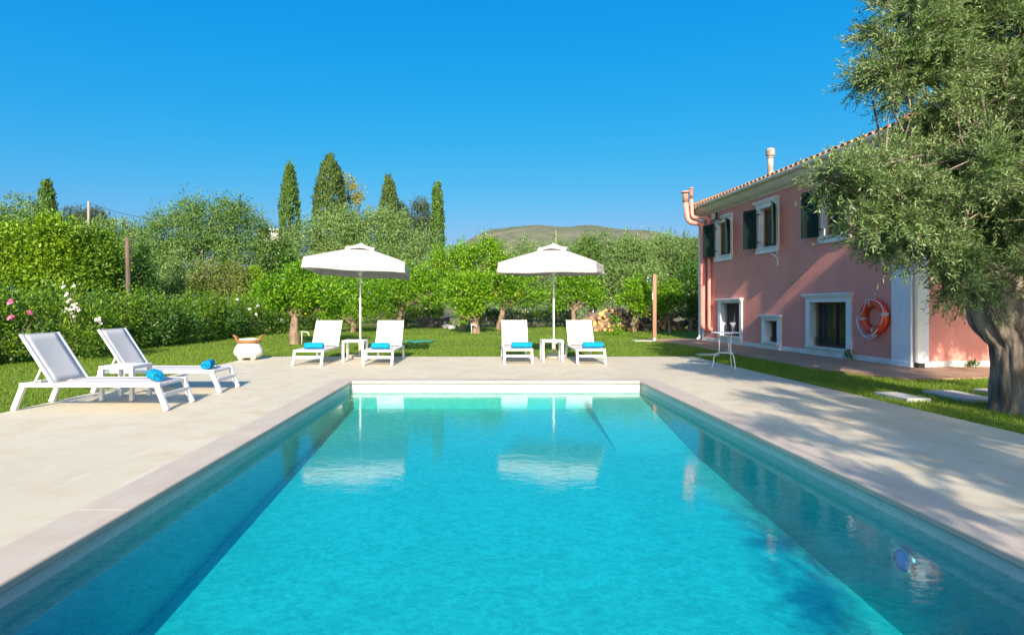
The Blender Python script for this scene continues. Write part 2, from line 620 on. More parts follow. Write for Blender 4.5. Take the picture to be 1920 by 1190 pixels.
def copy_tree(o, parent=None):
    c = o.copy()
    COL.objects.link(c)
    if parent is not None:
        c.parent = parent
    for ch in list(o.children):
        copy_tree(ch, c)
    return c


def struct(o, label=None, cat=None):
    return tag(o, label, cat, None, 'structure')


# ---- foliage
def unit(a):
    return a / (np.linalg.norm(a, axis=1, keepdims=True) + 1e-9)


def leaves(name, pos, dirs, L, W, mat, rng, parent=None, fold=.18, nor=None):
    n = len(pos)
    dirs = unit(dirs)
    if nor is None:
        nor = rng.normal(size=(n, 3)) + np.array([0, 0, .6])
    side = unit(np.cross(dirs, nor))
    up = np.cross(side, dirs)
    L = np.broadcast_to(L, (n,))[:, None]
    W = np.broadcast_to(W, (n,))[:, None]
    v = np.empty((n, 4, 3))
    v[:, 0] = pos
    v[:, 1] = pos + dirs * L * .48 + side * W * .5 + up * W * fold
    v[:, 2] = pos + dirs * L
    v[:, 3] = pos + dirs * L * .48 - side * W * .5 + up * W * fold
    q = np.arange(n * 4).reshape(n, 4)
    return np_obj(name, v.reshape(-1, 3), q, mat, parent)


def crown_pts(rng, blobs, ncl, per, cs, shell=.55):
    """leaf positions in clumps spread through a set of ellipsoids; returns pos, outward"""
    B = np.array(blobs, float)
    if B.shape[1] == 4:
        B = np.concatenate([B, B[:, 3:4], B[:, 3:4]], 1)
    w = (B[:, 3] * B[:, 4] * B[:, 5]) ** (2 / 3)
    idx = rng.choice(len(B), ncl, p=w / w.sum())
    d = unit(rng.normal(size=(ncl, 3)))
    r = shell + (1 - shell) * rng.random(ncl) ** .7
    r *= 1 + .10 * rng.normal(size=ncl)
    c = B[idx, :3] + d * B[idx, 3:6] * r[:, None]
    sz = cs * (.5 + rng.random(ncl))
    ball = unit(rng.normal(size=(ncl * per, 3))) * (rng.random(ncl * per) ** .45)[:, None]
    # some clumps are upright shoots that break the outline
    sh = (rng.random(ncl) < .16) & (d[:, 2] > .1)
    c[sh] += d[sh] * B[idx[sh], 3:6] * .10
    k_ = np.repeat(sh, per)
    ball[k_] *= np.array([.38, .38, 1.7])
    pos = np.repeat(c, per, 0) + ball * np.repeat(sz, per)[:, None] * 1.9 * np.array([1, 1, .8])
    return pos, unit(np.repeat(d, per, 0) + ball * .9)


def crown(name, blobs, n, leaf, aspect, mat, seed, parent=None, cs=.22, per=40, shell=.5, up=.25, rnd=.9):
    rng = np.random.default_rng(seed)
    ncl = max(1, n // per)
    pos, out = crown_pts(rng, blobs, ncl, per, cs, shell)
    d = out + rng.normal(size=pos.shape) * rnd + np.array([0, 0, up])
    L = leaf * (.65 + .7 * rng.random(len(pos)))
    nor = out * .8 + rng.normal(size=pos.shape) * .7 + np.array([0, -.25, .35])
    return leaves(name, pos, d, L, L * aspect, mat, rng, parent, nor=nor)


def limb(mb, p, q, r0, r1, n=8, seg=6, wob=.08, jit=.12, sag=0, ridge=0):
    p, q = Vector(p), Vector(q)
    L = (q - p).length
    pts, rr = [], []
    for i in range(seg + 1):
        t = i / seg
        w = wob * L * math.sin(math.pi * min(1, t * 1.2))
        pts.append(p.lerp(q, t) + Vector(((random.random() - .5) * w, (random.random() - .5) * w, (random.random() - .5) * w * .5 + sag * math.sin(math.pi * t))))
        rr.append(r0 + (r1 - r0) * t)
    pts[0] = p
    mb.tube(pts, rr, n, jit=jit, ridge=ridge)
    return pts

# ================================================================== SETTING
DX0, DX1, DY0, DY1 = -5.75, 5.44, -4.0, 14.34        # deck
PX0, PX1, PY0, PY1 = -2.20, 2.74, 1.70, 9.60         # pool opening at the coping's nose
CW = .33                                              # coping width


def sheet_with_hole(name, X, Y, hole, z, mat, zf=None):
    """cells of a sheet cut at X / Y, those inside the hole left out"""
    vs = [(x, y, zf(x, y) if zf else z) for y in Y for x in X]
    nx = len(X)
    fs = []
    for j in range(len(Y) - 1):
        for i in range(nx - 1):
            cx, cy = (X[i] + X[i + 1]) / 2, (Y[j] + Y[j + 1]) / 2
            if hole[0] < cx < hole[1] and hole[2] < cy < hole[3]:
                continue
            fs.append((j * nx + i, j * nx + i + 1, (j + 1) * nx + i + 1, (j + 1) * nx + i))
    return MB().add(vs, fs).build(name, mat)


hole = (DX0 + .05, DX1 - .05, DY0 + .05, DY1 - .05)
struct(sheet_with_hole('ground', [-6000, -400, -60, hole[0], hole[1], 60, 400, 6000], [-3000, -60, hole[2], hole[3], 60, 400, 9000], hole, -.07, M['soil']))
struct(sheet_with_hole('lawn', [-16, hole[0], hole[1], 14], [-9, hole[2], hole[3], 37.5], hole, -.035, M['lawn']))

# deck: four slabs round the coping
mb = MB()
ox0, ox1, oy0, oy1 = PX0 - CW, PX1 + CW, PY0 - CW, PY1 + CW
g = .003
for x0, x1, y0, y1 in ((DX0, ox0 - g, DY0, DY1), (ox1 + g, DX1, DY0, DY1), (ox0 - g, ox1 + g, oy1 + g, DY1), (ox0 - g, ox1 + g, DY0, oy0 - g)):
    mb.add([(x0, y0, -.004), (x1, y0, -.004), (x1, y1, -.004), (x0, y1, -.004), (x0, y0, -.25), (x1, y0, -.25), (x1, y1, -.25), (x0, y1, -.25)],
           [(0, 1, 2, 3), (0, 4, 5, 1), (1, 5, 6, 2), (2, 6, 7, 3), (3, 7, 4, 0)])
struct(mb.build('pool_deck', M['deck']))

# coping slabs with a rounded nose over the water
mb = MB()
nose = [(0, 0), (CW - .012, 0), (CW - .004, -.004), (CW, -.012), (CW, -.044), (CW - .006, -.052), (0, -.052)]


def coping_run(a, b, base, inward):
    a, b = Vector(a), Vector(b)
    L = (b - a).length
    d = (b - a) / L
    n = max(1, round(L / 2.35))
    for k in range(n):
        s0, s1 = L * k / n + .0025, L * (k + 1) / n - .0025
        mb.prism(nose, lambda u, z: a + d * s0 + Vector(inward) * u + Vector((0, 0, z)), lambda u, z: a + d * s1 + Vector(inward) * u + Vector((0, 0, z)))


coping_run((ox0, oy0, 0), (ox0, oy1, 0), 0, (1, 0, 0))
coping_run((ox1, oy1, 0), (ox1, oy0, 0), 0, (-1, 0, 0))
coping_run((PX0, oy1, 0), (PX1, oy1, 0), 0, (0, -1, 0))
coping_run((PX1, oy0, 0), (PX0, oy0, 0), 0, (0, 1, 0))
struct(mb.build('pool_coping', M['coping']))

# basin, its floor falling towards the near end
IN = .042
bx0, bx1, by0, by1 = PX0 - IN, PX1 + IN, PY0 - IN, PY1 + IN


def floor_z(y):
    return -1.13 + .067 * y


WATER_Z = -.14
mb = MB()
ys = np.linspace(by0, by1, 14)
vs = [(x, y, floor_z(y)) for y in ys for x in (bx0, bx1)] + [(x, y, -.055) for y in ys for x in (bx0, bx1)]
n = len(ys)
fs = []
for j in range(n - 1):
    a = 2 * j
    fs.append((a, a + 1, a + 3, a + 2))
    fs.append((a, a + 2, 2 * n + a + 2, 2 * n + a))
    fs.append((a + 1, 2 * n + a + 1, 2 * n + a + 3, a + 3))
fs.append((0, 2 * n, 2 * n + 1, 1))
e = 2 * (n - 1)
fs.append((e, e + 1, 2 * n + e + 1, 2 * n + e))
mb.add(vs, fs)
basin = struct(mb.build('pool_basin', M['pool']))
st = MB()   # entry ramp in the far right corner
st.prism([(6.55, -.76), (by1 + .01, -.26), (by1 + .01, -1.1), (6.55, -1.1)], lambda y, z: (1.80, y, z), lambda y, z: (bx1 + .01, y, z))
st.build('entry_ramp', M['pool'], basin)
# the light and the inlets sit on the pool walls
mb = MB()
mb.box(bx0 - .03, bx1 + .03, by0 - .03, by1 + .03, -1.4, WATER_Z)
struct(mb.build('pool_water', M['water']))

for y, z, r in ((5.3, -.215, .034), (8.7, -.25, .032)):
    t = empty('water_inlet', (bx0, y, z), 0, 'white water inlet on the left pool wall ' + ('near the lounger pair' if y < 6 else 'near the far coping corner'), 'pool inlet')
    mb = MB()
    mb.lathe([(r * .45, .012), (r * .6, .016), (r, .010), (r * 1.1, 0)], 20)
    o = mb.build('flange', M['white'], t)
    o.rotation_euler = (0, R(90), 0)
    mb = MB()
    mb.lathe([(0.001, .006), (r * .45, .006)], 16)
    o = mb.build('nozzle', M['black'], t)
    o.rotation_euler = (0, R(90), 0)

t = empty('pool_light', (bx1, 3.66, -.385), 0, 'round blue underwater light on the right pool wall', 'pool light')
mb = MB()
mb.lathe([(.066, .022), (.072, .032), (.086, .026), (.092, 0)], 36)
o = mb.build('rim', M['chrome'], t)
o.rotation_euler = (0, R(-90), 0)
mb = MB()
mb.lathe([(0.001, .034), (.035, .031), (.058, .026), (.067, .02)], 32)
o = mb.build('lens', M['lens_blue'], t)
o.rotation_euler = (0, R(-90), 0)

# brick paving along the house
mb = MB()
pth = [(6.55, 22.4), (6.55, 21.3), (6.95, 19.5), (6.93, 14.5), (6.93, 11.7), (7.25, 10.75), (7.6, 9.9), (9.4, 10.2), (19, 10.8), (19, 13.5), (10, 13.5), (9.2, 22.4)]
mb.add([(x, y, -.006) for x, y in pth], [tuple(range(len(pth)))])
mb.add([(x, y, z) for x, y in pth for z in (-.06, -.006)], [(2 * i, 2 * i + 1, 2 * ((i + 1) % len(pth)) + 1, 2 * ((i + 1) % len(pth))) for i in range(len(pth))])
struct(mb.build('brick_path', M['brick']))

# distant hill
xs = np.linspace(-500, 1700, 150)
dep = np.linspace(0, 1, 40)
prof_px = [700, 800, 840, 860, 890, 920, 950, 980, 1010, 1060, 1110, 1160, 1210, 1260, 1300, 1360, 1420, 1520, 1700, 2100]
prof_py = [575, 530, 492, 472, 453, 439, 430.5, 428.5, 429, 430.5, 434.5, 437.5, 443, 452, 460, 474, 492, 520, 545, 575]
HY = 1500
vs = []
for v in dep:
    for x in xs:
        Y = 700 + 1100 * v
        px = X0 + x * F / HY
        hgt = (575 - np.interp(px, prof_px, prof_py)) * HY / F
        k = (Y - 700) / (HY - 700)
        s = math.sin(min(1, k) * math.pi / 2) ** 1.25 if k < 1 else 1 - .35 * (k - 1) / .375
        z = hgt * s
        z += (3.2 * math.sin(x * .021 + Y * .006) + 2.6 * math.sin(x * .047 - Y * .013) + 1.3 * math.sin(x * .11 + Y * .05)) * s * min(1, hgt / 60)
        z += random.gauss(0, .5) * s * min(1, hgt / 60)
        vs.append((x, Y, max(z, -.5) if k > 0 else -1))
nx = len(xs)
fs = [(j * nx + i, j * nx + i + 1, (j + 1) * nx + i + 1, (j + 1) * nx + i) for j in range(len(dep) - 1) for i in range(nx - 1)]
hl = MB()
hl.add(vs, fs, 0, True)
struct(hl.build('hill', M['hill']))

# ---- grass blades: thick near the deck, thinner far away
rng = np.random.default_rng(11)


def in_path(x, y):
    inside = np.zeros(len(x), bool)
    k = len(pth)
    for i in range(k):
        x1, y1 = pth[i]
        x2, y2 = pth[(i + 1) % k]
        c = ((y1 > y) != (y2 > y)) & (x < (x2 - x1) * (y - y1) / (y2 - y1 + 1e-9) + x1)
        inside ^= c
    return inside


STONES = [(6.02, 8.0, .34, .62, 2), (6.90, 8.05, .46, .86, -4), (7.85, 8.3, .5, .7, 3)]
pos = []
for x0, x1, y0, y1, dens in ((-11.5, DX0, 5.5, 10, 1500), (-11.5, DX0, 10, 14.4, 900), (-11.5, 7.2, 14.34, 18, 520), (-11.5, 8.6, 18, 25, 210), (-11, 12, 25, 36, 60), (DX1, 12, 5.2, 9, 1700), (DX1, 9.5, 9, 14.34, 1300)):
    k = int((x1 - x0) * (y1 - y0) * dens)
    p = np.stack([rng.uniform(x0, x1, k), rng.uniform(y0, y1, k), np.full(k, -.036)], 1)
    p = p[~in_path(p[:, 0], p[:, 1])]
    for sx, sy, wx, wy, _ in STONES:
        p = p[~((abs(p[:, 0] - sx) < wx / 2 - .02) & (abs(p[:, 1] - sy) < wy / 2 - .02))]
    pos.append(p)
pos = np.concatenate(pos)
d = rng.normal(size=pos.shape) * .38 + np.array([0, 0, 1])
clump = .55 + .45 * np.sin(pos[:, 0] * 3.1 + np.sin(pos[:, 1] * 2.3) * 2) * np.sin(pos[:, 1] * 2.7 + 1)
L = (.028 + .030 * rng.random(len(pos))) * (.75 + .5 * clump) * (1 + np.clip(pos[:, 1] - 14, 0, 12) * .03)
Wd = .006 * (1 + np.clip(pos[:, 1] - 8, 0, 25) * .10)
tag(leaves('grass', pos, d, L, Wd, M['grass_blade'], rng, fold=.1), 'short green lawn grass round the pool deck', 'grass', None, 'stuff')

for i, (sx, sy, wx, wy, rz) in enumerate(STONES):
    mb = MB()
    mb.box(-wx / 2, wx / 2, -wy / 2, wy / 2, -.05, .012)
    o = mb.build('stepping_stone', M['flagstone'], bevel=.006)
    o.location = (sx, sy, 0)
    o.rotation_euler = (0, 0, R(rz))
    tag(o, ['narrow grey stepping stone in the grass closest to the pool deck', 'wide grey stepping stone between the other stones left of the olive trunk',
            'grey stepping stone half hidden behind the olive trunk'][i], 'stepping stone', 'stepping stones in the lawn')
mb = MB()
mb.box(-.33, .22, -.11, .11, -.05, .012)
o = mb.build('stepping_stone', M['flagstone'], bevel=.006)
o.location = (6.15, 15.0, 0)
tag(o, 'small pale stone slab in the lawn behind the round wire table', 'stepping stone', 'stepping stones in the lawn')

# ================================================================== HOUSE
HA = R(3.5)
house = empty('pink_house', (9.16, 11.9, 0), HA, 'two storey pink rendered house with green shutters and tiled roof', 'house')
HL, HW, HT = 9.65, 9.0, 4.78     # length along the pool, depth, wall height
# openings on the long side (u0,u1,z0,z1) and the outer edge of their white surround
WIN = [((1.89, 3.28, .22, 1.39), (1.71, 3.44, .10, 1.62), 'low'), ((4.77, 5.41, .20, .85), (4.58, 5.58, .10, 1.03), 'low'), ((6.91, 8.19, .26, 1.40), (6.76, 8.38, .10, 1.56), 'low'),
       ((7.50, 8.46, 3.10, 4.28), (7.40, 8.66, 2.90, 4.50), 'up'), ((4.80, 5.70, 3.10, 4.33), (4.70, 5.90, 2.92, 4.56), 'up'), ((1.86, 2.76, 3.10, 4.33), (1.74, 2.94, 2.92, 4.56), 'up')]
us = sorted({0, HL, *[w[0][0] for w in WIN], *[w[0][1] for w in WIN]})
zs = sorted({0, HT, *[w[0][2] for w in WIN], *[w[0][3] for w in WIN]})
mb = MB()
for i in range(len(us) - 1):
    for j in range(len(zs) - 1):
        cu, cz = (us[i] + us[i + 1]) / 2, (zs[j] + zs[j + 1]) / 2
        if any(w[0][0] < cu < w[0][1] and w[0][2] < cz < w[0][3] for w in WIN):
            continue
        mb.add([(0, us[i], zs[j]), (0, us[i + 1], zs[j]), (0, us[i + 1], zs[j + 1]), (0, us[i], zs[j + 1])], [(0, 3, 2, 1)])
mb.add([(0, 0, 0), (HW, 0, 0), (HW, 0, HT), (0, 0, HT)], [(0, 1, 2, 3)])
mb.add([(0, HL, 0), (HW, HL, 0), (HW, HL, HT), (0, HL, HT)], [(0, 3, 2, 1)])
mb.add([(HW, 0, 0), (HW, HL, 0), (HW, HL, HT), (HW, 0, HT)], [(0, 1, 2, 3)])
mb.build('wall', M['pink'], house)
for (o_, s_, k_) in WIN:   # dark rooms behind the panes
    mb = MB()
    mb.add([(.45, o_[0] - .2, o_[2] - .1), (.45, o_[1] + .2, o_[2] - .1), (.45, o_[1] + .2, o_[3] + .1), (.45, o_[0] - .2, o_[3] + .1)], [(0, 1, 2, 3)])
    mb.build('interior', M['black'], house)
# plinth
mb = MB()
cuts = [0.50, *[c for w in sorted((w for w in WIN if w[2] == 'low'), key=lambda w: w[1][0]) for c in w[1][:2]], HL]
for a, b in zip(cuts[0::2], cuts[1::2]):
    mb = MB()
    mb.box(-.035, -.0005, a + .002, b - .002, -.05, .115)
    mb.build('plinth', M['trim_cream'], house, bevel=.006)
mb = MB()
mb.box(.40, HW, -.035, -.0005, -.05, .115)
mb.build('plinth', M['trim_cream'], house, bevel=.006)

for (u0, u1, z0, z1), (a0, a1, b0, b1), kind in WIN:
    w = empty('window', (0, 0, 0))
    w.parent = house
    D = .24 if kind == 'low' else .16     # reveal
    pr = -.045
    mb = MB()
    # surround: jambs, lintel, moulded cap
    mb.box(pr, .0, a0, u0, b0, b1 - .13)
    mb.box(pr, .0, u1, a1, b0, b1 - .13)
    mb.box(pr, .0, u0 + .0005, u1 - .0005, z1, b1 - .13)
    # reveals
    mb.box(.0005, D, u0 - .03, u0, z0, z1)
    mb.box(.0005, D, u1, u1 + .03, z0, z1)
    mb.box(.0005, D, u0, u1, z1, z1 + .03)
    mb.build('surround', M['stucco_white'], w, bevel=.004)
    mb = MB()
    for e_, za, zb in ((.0, .13, .10), (.035, .099, .045), (.075, .044, .0)):
        mb.box(pr - .015 - e_, -.001, a0 - e_ * .7, a1 + e_ * .7, b1 - za, b1 - zb)
    mb.build('cornice', M['stucco_white'], w, bevel=.004)
    mb = MB()
    if kind == 'low':
        mb.box(-.11, D, u0 - .10, u1 + .10, z0 - .055, z0 - .001)
        mb.box(-.075, -.001, a0 + .01, a1 - .01, -.02, z0 - .056)
    else:
        mb.box(-.09, D, u0 - .02, u1 + .02, z0 - .04, z0 - .001)
        mb.box(-.05, -.001, a0 + .0, a1 - .0, b0, z0 - .041)
    mb.build('sill', M['trim_cream'] if kind == 'low' else M['stucco_white'], w, bevel=.006)
    # timber casement and pane
    x = D - .05
    fw = .07
    mb = MB()
    mb.box(x, x + .05, u0, u0 + fw, z0, z1)
    mb.box(x, x + .05, u1 - fw, u1, z0, z1)
    mb.box(x + .001, x + .05, u0 + fw, u1 - fw, z1 - fw, z1)
    mb.box(x + .001, x + .05, u0 + fw, u1 - fw, z0, z0 + fw)
    um = (u0 + u1) / 2
    if u1 - u0 > .8:
        mb.box(x - .012, x + .05, um - .05, um + .05, z0 + fw, z1 - fw)
    mb.build('casement', M['timber'], w, bevel=.004)
    mb = MB()
    mb.add([(x + .03, u0, z0), (x + .03, u1, z0), (x + .03, u1, z1), (x + .03, u0, z1)], [(0, 3, 2, 1)])
    mb.build('pane', M['glassdark'], w)
    if kind == 'low':
        mb = MB()
        gx = .10 if u1 - u0 > .8 else .14
        nb = max(4, int((u1 - u0) / .105))
        for k in range(1, nb):
            uu = u0 + (u1 - u0) * k / nb
            mb.tube([(gx, uu, z0 + .02), (gx, uu, z1 - .02)], .008, 6)
        hh = z1 - z0
        for f_ in (.05, .2, .86, .97):
            mb.box(gx - .012, gx + .012, u0 + .002, u1 - .002, z0 + hh * f_ - .007, z0 + hh * f_ + .007)
        for k in range(nb):      # scrolled rings along the foot of the grille
            uu = u0 + (u1 - u0) * (k + .5) / nb
            rr = min(.045, hh * .06)
            mb.tube([(gx, uu + rr * math.cos(t_), z0 + hh * .125 + rr * math.sin(t_)) for t_ in np.linspace(0, 6.283, 13)[:-1]], .006, 5, closed=True)
        mb.build('grille', M['grille'], w)
    else:
        hh = z1 - z0
        lw = (u1 - u0) / 2 + .02
        for side in (0, 1):
            t = empty('shutter', (0, 0, 0))
            mb = MB()
            # leaf lies in local x (along width) z (height), thickness y
            st_ = .075
            mb.box(0, st_, -.02, .02, 0, hh)
            mb.box(lw - st_, lw, -.02, .02, 0, hh)
            for za, zb in ((0, .10), (hh * .66, hh * .66 + .07), (hh - .09, hh)):
                mb.box(st_ + .0005, lw - st_ - .0005, -.0195, .0195, za, zb)
            mb.box(st_ + .0005, lw - st_ - .0005, -.009, .009, .1005, hh * .66 - .0005)
            mb.box(st_ + .05, lw - st_ - .05, -.016, .016, .16, hh * .66 - .06)
            k = 9
            za, zb = hh * .66 + .07, hh - .09
            for q in range(k):
                zz = za + (zb - za) * (q + .5) / k
                mb.bar((st_ + .001, 0, zz), (lw - st_ - .001, 0, zz), .050, .008, up=(0, .8, .55))
            sh = mb.build('shutter', M['shutter'], w, bevel=.003)
            bpy.data.objects.remove(t)
            # hinge straps
            for zz in (.18, hh - .18):
                mh = MB()
                mh.bar((-.16, .0, zz), (.10, -.024, zz), .012, .03)
                mh.build('hinge', M['black'], sh)
            if side == 0:    # far leaf folded back towards the wall
                sh.location = (-.14, u1 + .02, z0)
                sh.rotation_euler = (0, 0, R(90 + 20))
            else:            # near leaf standing out from the wall
                sh.location = (-.09, u0 - .005, z0 + .01)
                sh.rotation_euler = (0, 0, R(180 + 50))

# pilasters at the corners
mb = MB()
mb.box(-.05, .0, -.05, .47, -.04, HT - .02)
mb.box(.0005, .36, -.05, -.0003, -.04, HT - .02)
mb.box(-.07, .0, -.07, .49, -.04, .10)
mb.box(.0005, .38, -.07, -.0003, -.04, .10)
mb.build('pilaster', M['stucco_white'], house, bevel=.006)
mb = MB()
mb.box(-.03, .0, HL - .12, HL + .03, -.04, HT - .02)
mb.build('pilaster', M['stucco_white'], house, bevel=.006)

# cornice, curved up under the eaves, and half round gutter
OV = .50
cprof = [(0, 4.70), (-.035, 4.70), (-.05, 4.735), (-.12, 4.755), (-.21, 4.80), (-.29, 4.87), (-.34, 4.95), (-.345, 5.0), (0, 5.0)]
mb = MB()
mb.prism(cprof, lambda a, z: (a, -.0 + a, z), lambda a, z: (a, HL - a, z))
mb.prism(cprof, lambda a, z: (HW - a, a, z), lambda a, z: (a, a, z))
mb.prism(cprof, lambda a, z: (a, HL - a, z), lambda a, z: (HW - a, HL - a, z))
mb.build('cornice', M['trim_cream'], house)
gut = [(-.36 - .07 + .07 * math.cos(t_), 5.05 + .085 * math.sin(t_)) for t_ in np.linspace(0, -math.pi, 9)]
gut = gut + [(x_ * .985 - .006, z_ + .012) for x_, z_ in reversed(gut)]
mb = MB()
mb.prism(gut, lambda a, z: (a, a - .0, z), lambda a, z: (a, HL - a, z))
mb.prism(gut, lambda a, z: (HW - a, a, z), lambda a, z: (a, a, z))
for k in range(10):
    mb.box(-.52, -.35, .4 + k - .012, .4 + k + .012, 5.02, 5.03)
mb.build('gutter', M['trim_cream'], house)

# barrel tiled hipped roof
PT = math.tan(R(20))
mb = MB()
e0 = -.43
ez = 5.055
ax0, ax1, ay0, ay1 = e0, HW - e0, e0, HL - e0
hw = (ax1 - ax0) / 2
apex = ez + hw * PT
cx_ = (ax0 + ax1) / 2
rl = max(0, (ay1 - ay0) - 2 * hw)
r0_, r1_ = (cx_, ay0 + hw, apex), (cx_, ay0 + hw + rl, apex)
c4 = [(ax0, ay0, ez), (ax1, ay0, ez), (ax1, ay1, ez), (ax0, ay1, ez)]
mb.add(c4 + [r0_, r1_], [(0, 4, 5, 3), (0, 1, 4), (1, 2, 5, 4), (2, 3, 5)], 1)


def barrels(org, along, inward, length):
    org, along, inward = Vector(org), Vector(along), Vector(inward)
    n_ = int(length / .215)
    for k in range(n_):
        s = (k + .5) * length / n_
        run = min(s, length - s, hw) + .05
        rad_ = .078
        segs = max(1, int(run / .36))
        for q in range(segs):
            t0, t1 = run * q / segs - (.05 if q == 0 else .03), run * (q + 1) / segs
            a_ = org + along * (s + random.uniform(-.008, .008)) + inward * t0 + Vector((0, 0, t0 * PT + .02))
            b_ = org + along * s + inward * t1 + Vector((0, 0, t1 * PT + .008))
            vs_ = []
            for pnt, rr in ((a_, rad_ * 1.06), (b_, rad_ * .92)):
                for t_ in np.linspace(0, math.pi, 7):
                    vs_.append(pnt + along * math.cos(t_) * rr + Vector((0, 0, math.sin(t_) * rr)))
            mb.add(vs_, [(i, i + 1, i + 8, i + 7) for i in range(6)], 0, True)
            if q == 0:
                vs_ = []
                for rr in (rad_ * 1.06, rad_ * .86):
                    for t_ in np.linspace(0, math.pi, 7):
                        vs_.append(a_ + along * math.cos(t_) * rr + Vector((0, 0, math.sin(t_) * rr)) - inward * .001)
                mb.add(vs_, [(i, i + 1, i + 8, i + 7) for i in range(6)], 0, False)


barrels((ax0, ay0, ez), (0, 1, 0), (1, 0, 0), ay1 - ay0)
barrels((ax0, ay0, ez), (1, 0, 0), (0, 1, 0), ax1 - ax0)
for pa, pb in ((c4[0], r0_), (c4[3], r1_), (c4[1], r0_)):
    mb.tube([Vector(pa).lerp(Vector(pb), t_) + Vector((0, 0, .05)) for t_ in np.linspace(0, 1, 30)], [.11 + .015 * (i % 2) for i in range(30)], 8)
mb.build('roof', [M['terracotta'], surf('roof_pan_tile', (.16, .075, .04), (.10, .05, .03), 6, .9, 40, .3)], house)

# metal flue on the roof
mb = MB()
mb.tube([(.35, 5.75, 5.2), (.35, 5.75, 6.02)], .085, 14)
mb.tube([(.35, 5.75, 5.95), (.35, 5.75, 6.0)], .10, 14)
mb.lathe([(.11, 6.02), (.135, 6.06), (.125, 6.2), (.135, 6.22), (.09, 6.26), (.001, 6.28)], 14, (.35, 5.75, 0))
mb.build('roof_vent', surf('weathered_flue', (.52, .49, .44), (.24, .21, .18), 5, .85, 60, .3), house)


def pipe_path(pts, r, mat, n=14):
    """a pipe with rounded elbows"""
    pts = [Vector(p) for p in pts]
    out = [pts[0]]
    for i in range(1, len(pts) - 1):
        a, b, c = pts[i - 1], pts[i], pts[i + 1]
        k = min(r * 1.9, (a - b).length * .45, (c - b).length * .45)
        p, q = b + (a - b).normalized() * k, b + (c - b).normalized() * k
        for t_ in np.linspace(0, 1, 6):
            out.append(p * (1 - t_) ** 2 + b * 2 * t_ * (1 - t_) + q * t_ ** 2)
    out.append(pts[-1])
    return out


mb = MB()
pp = [(.10, 9.30, .40), (-.16, 9.30, .52), (-.16, 9.30, 4.42), (-.62, 9.55, 4.50), (-.70, 9.6, 5.25)]
mb.tube(pipe_path(pp, .11, None), .108, 16)
for zz in (.9, 2.1, 3.3, 4.05):
    mb.tube([(-.16, 9.30, zz), (-.16, 9.30, zz + .05)], .115, 16)
fl = mb.build('flue_pipe', M['pink_pipe'], house)
mb = MB()
mb.tube([(-.70, 9.6, 5.252), (-.705, 9.605, 5.60)], .111, 16)
mb.build('flue_top', M['pipe_soot'], fl)
mb = MB()
mb.lathe([(.001, 0), (.175, 0), (.15, .05), (.001, .08)], 16, (-.705, 9.605, 5.63))
mb.build('flue_cap', M['pink_pipe'], fl)
mb = MB()
pp = [(.08, 8.93, .38), (-.10, 8.93, .46), (-.10, 8.93, 4.56), (-.55, 9.36, 4.64), (-.58, 9.38, 5.35)]
mb.tube(pipe_path(pp, .068, None), .064, 14)
for zz in (1.3, 2.6, 3.9):
    mb.tube([(-.10, 8.93, zz), (-.10, 8.93, zz + .04)], .070, 14)
fl = mb.build('flue_pipe', M['pink_pipe'], house)
mb = MB()
mb.tube([(-.58, 9.38, 5.352), (-.58, 9.38, 5.72)], .066, 14)
mb.build('flue_top', M['pipe_soot'], fl)
mb = MB()
mb.lathe([(.001, 0), (.095, 0), (.09, .03), (.001, .04)], 14, (-.58, 9.38, 5.74))
mb.build('flue_cap', M['pink_pipe'], fl)
# white downpipes
mb = MB()
mb.tube(pipe_path([(-.40, HL + .12, 4.95), (-.38, HL + .12, 4.7), (-.08, HL + .10, 4.45), (-.08, HL + .10, .08), (-.22, HL + .06, .03)], .05, None), .045, 10)
mb.build('downpipe', M['stucco_white'], house)
mb = MB()
mb.tube(pipe_path([(-.40, -.30, 4.95), (-.38, -.28, 4.7), (.03, -.09, 4.45), (.03, -.09, .1)], .05, None), .038, 10)
mb.build('downpipe', M['stucco_white'], house)
mb = MB()
mb.box(-.01, .14, -.20, -.075, -.02, .09)
mb.build('drain_box', M['black'], house, bevel=.01)
# iron bracket under the middle upper window
mb = MB()
mb.tube([(-.03, 4.74, 2.88), (-.03, 4.74, 2.50)], .016, 8)
mb.tube([(-.03, 4.74, 2.70), (-.08, 4.82, 2.80), (-.14, 4.92, 2.88)], .012, 8)
mb.tube([(-.03, 4.74, 2.70), (-.08, 4.66, 2.80), (-.14, 4.60, 2.88)], .012, 8)
mb.box(-.04, -.012, 4.715, 4.765, 2.48, 2.74)
mb.build('bracket', M['stucco_white'], house)
# floodlight over the far upper window
mb = MB()
mb.box(-.30, -.22, 8.02, 8.34, 4.36, 4.62)
o = mb.build('floodlight', M['black'], house, bevel=.01)
mb = MB()
mb.box(-.309, -.302, 8.05, 8.31, 4.39, 4.59)
mb.build('lens', M['chrome'], o)
mb = MB()
mb.tube([(-.22, 8.18, 4.48), (-.10, 8.16, 4.36), (-.03, 8.10, 4.36)], .012, 6)
mb.build('arm', M['black'], o)

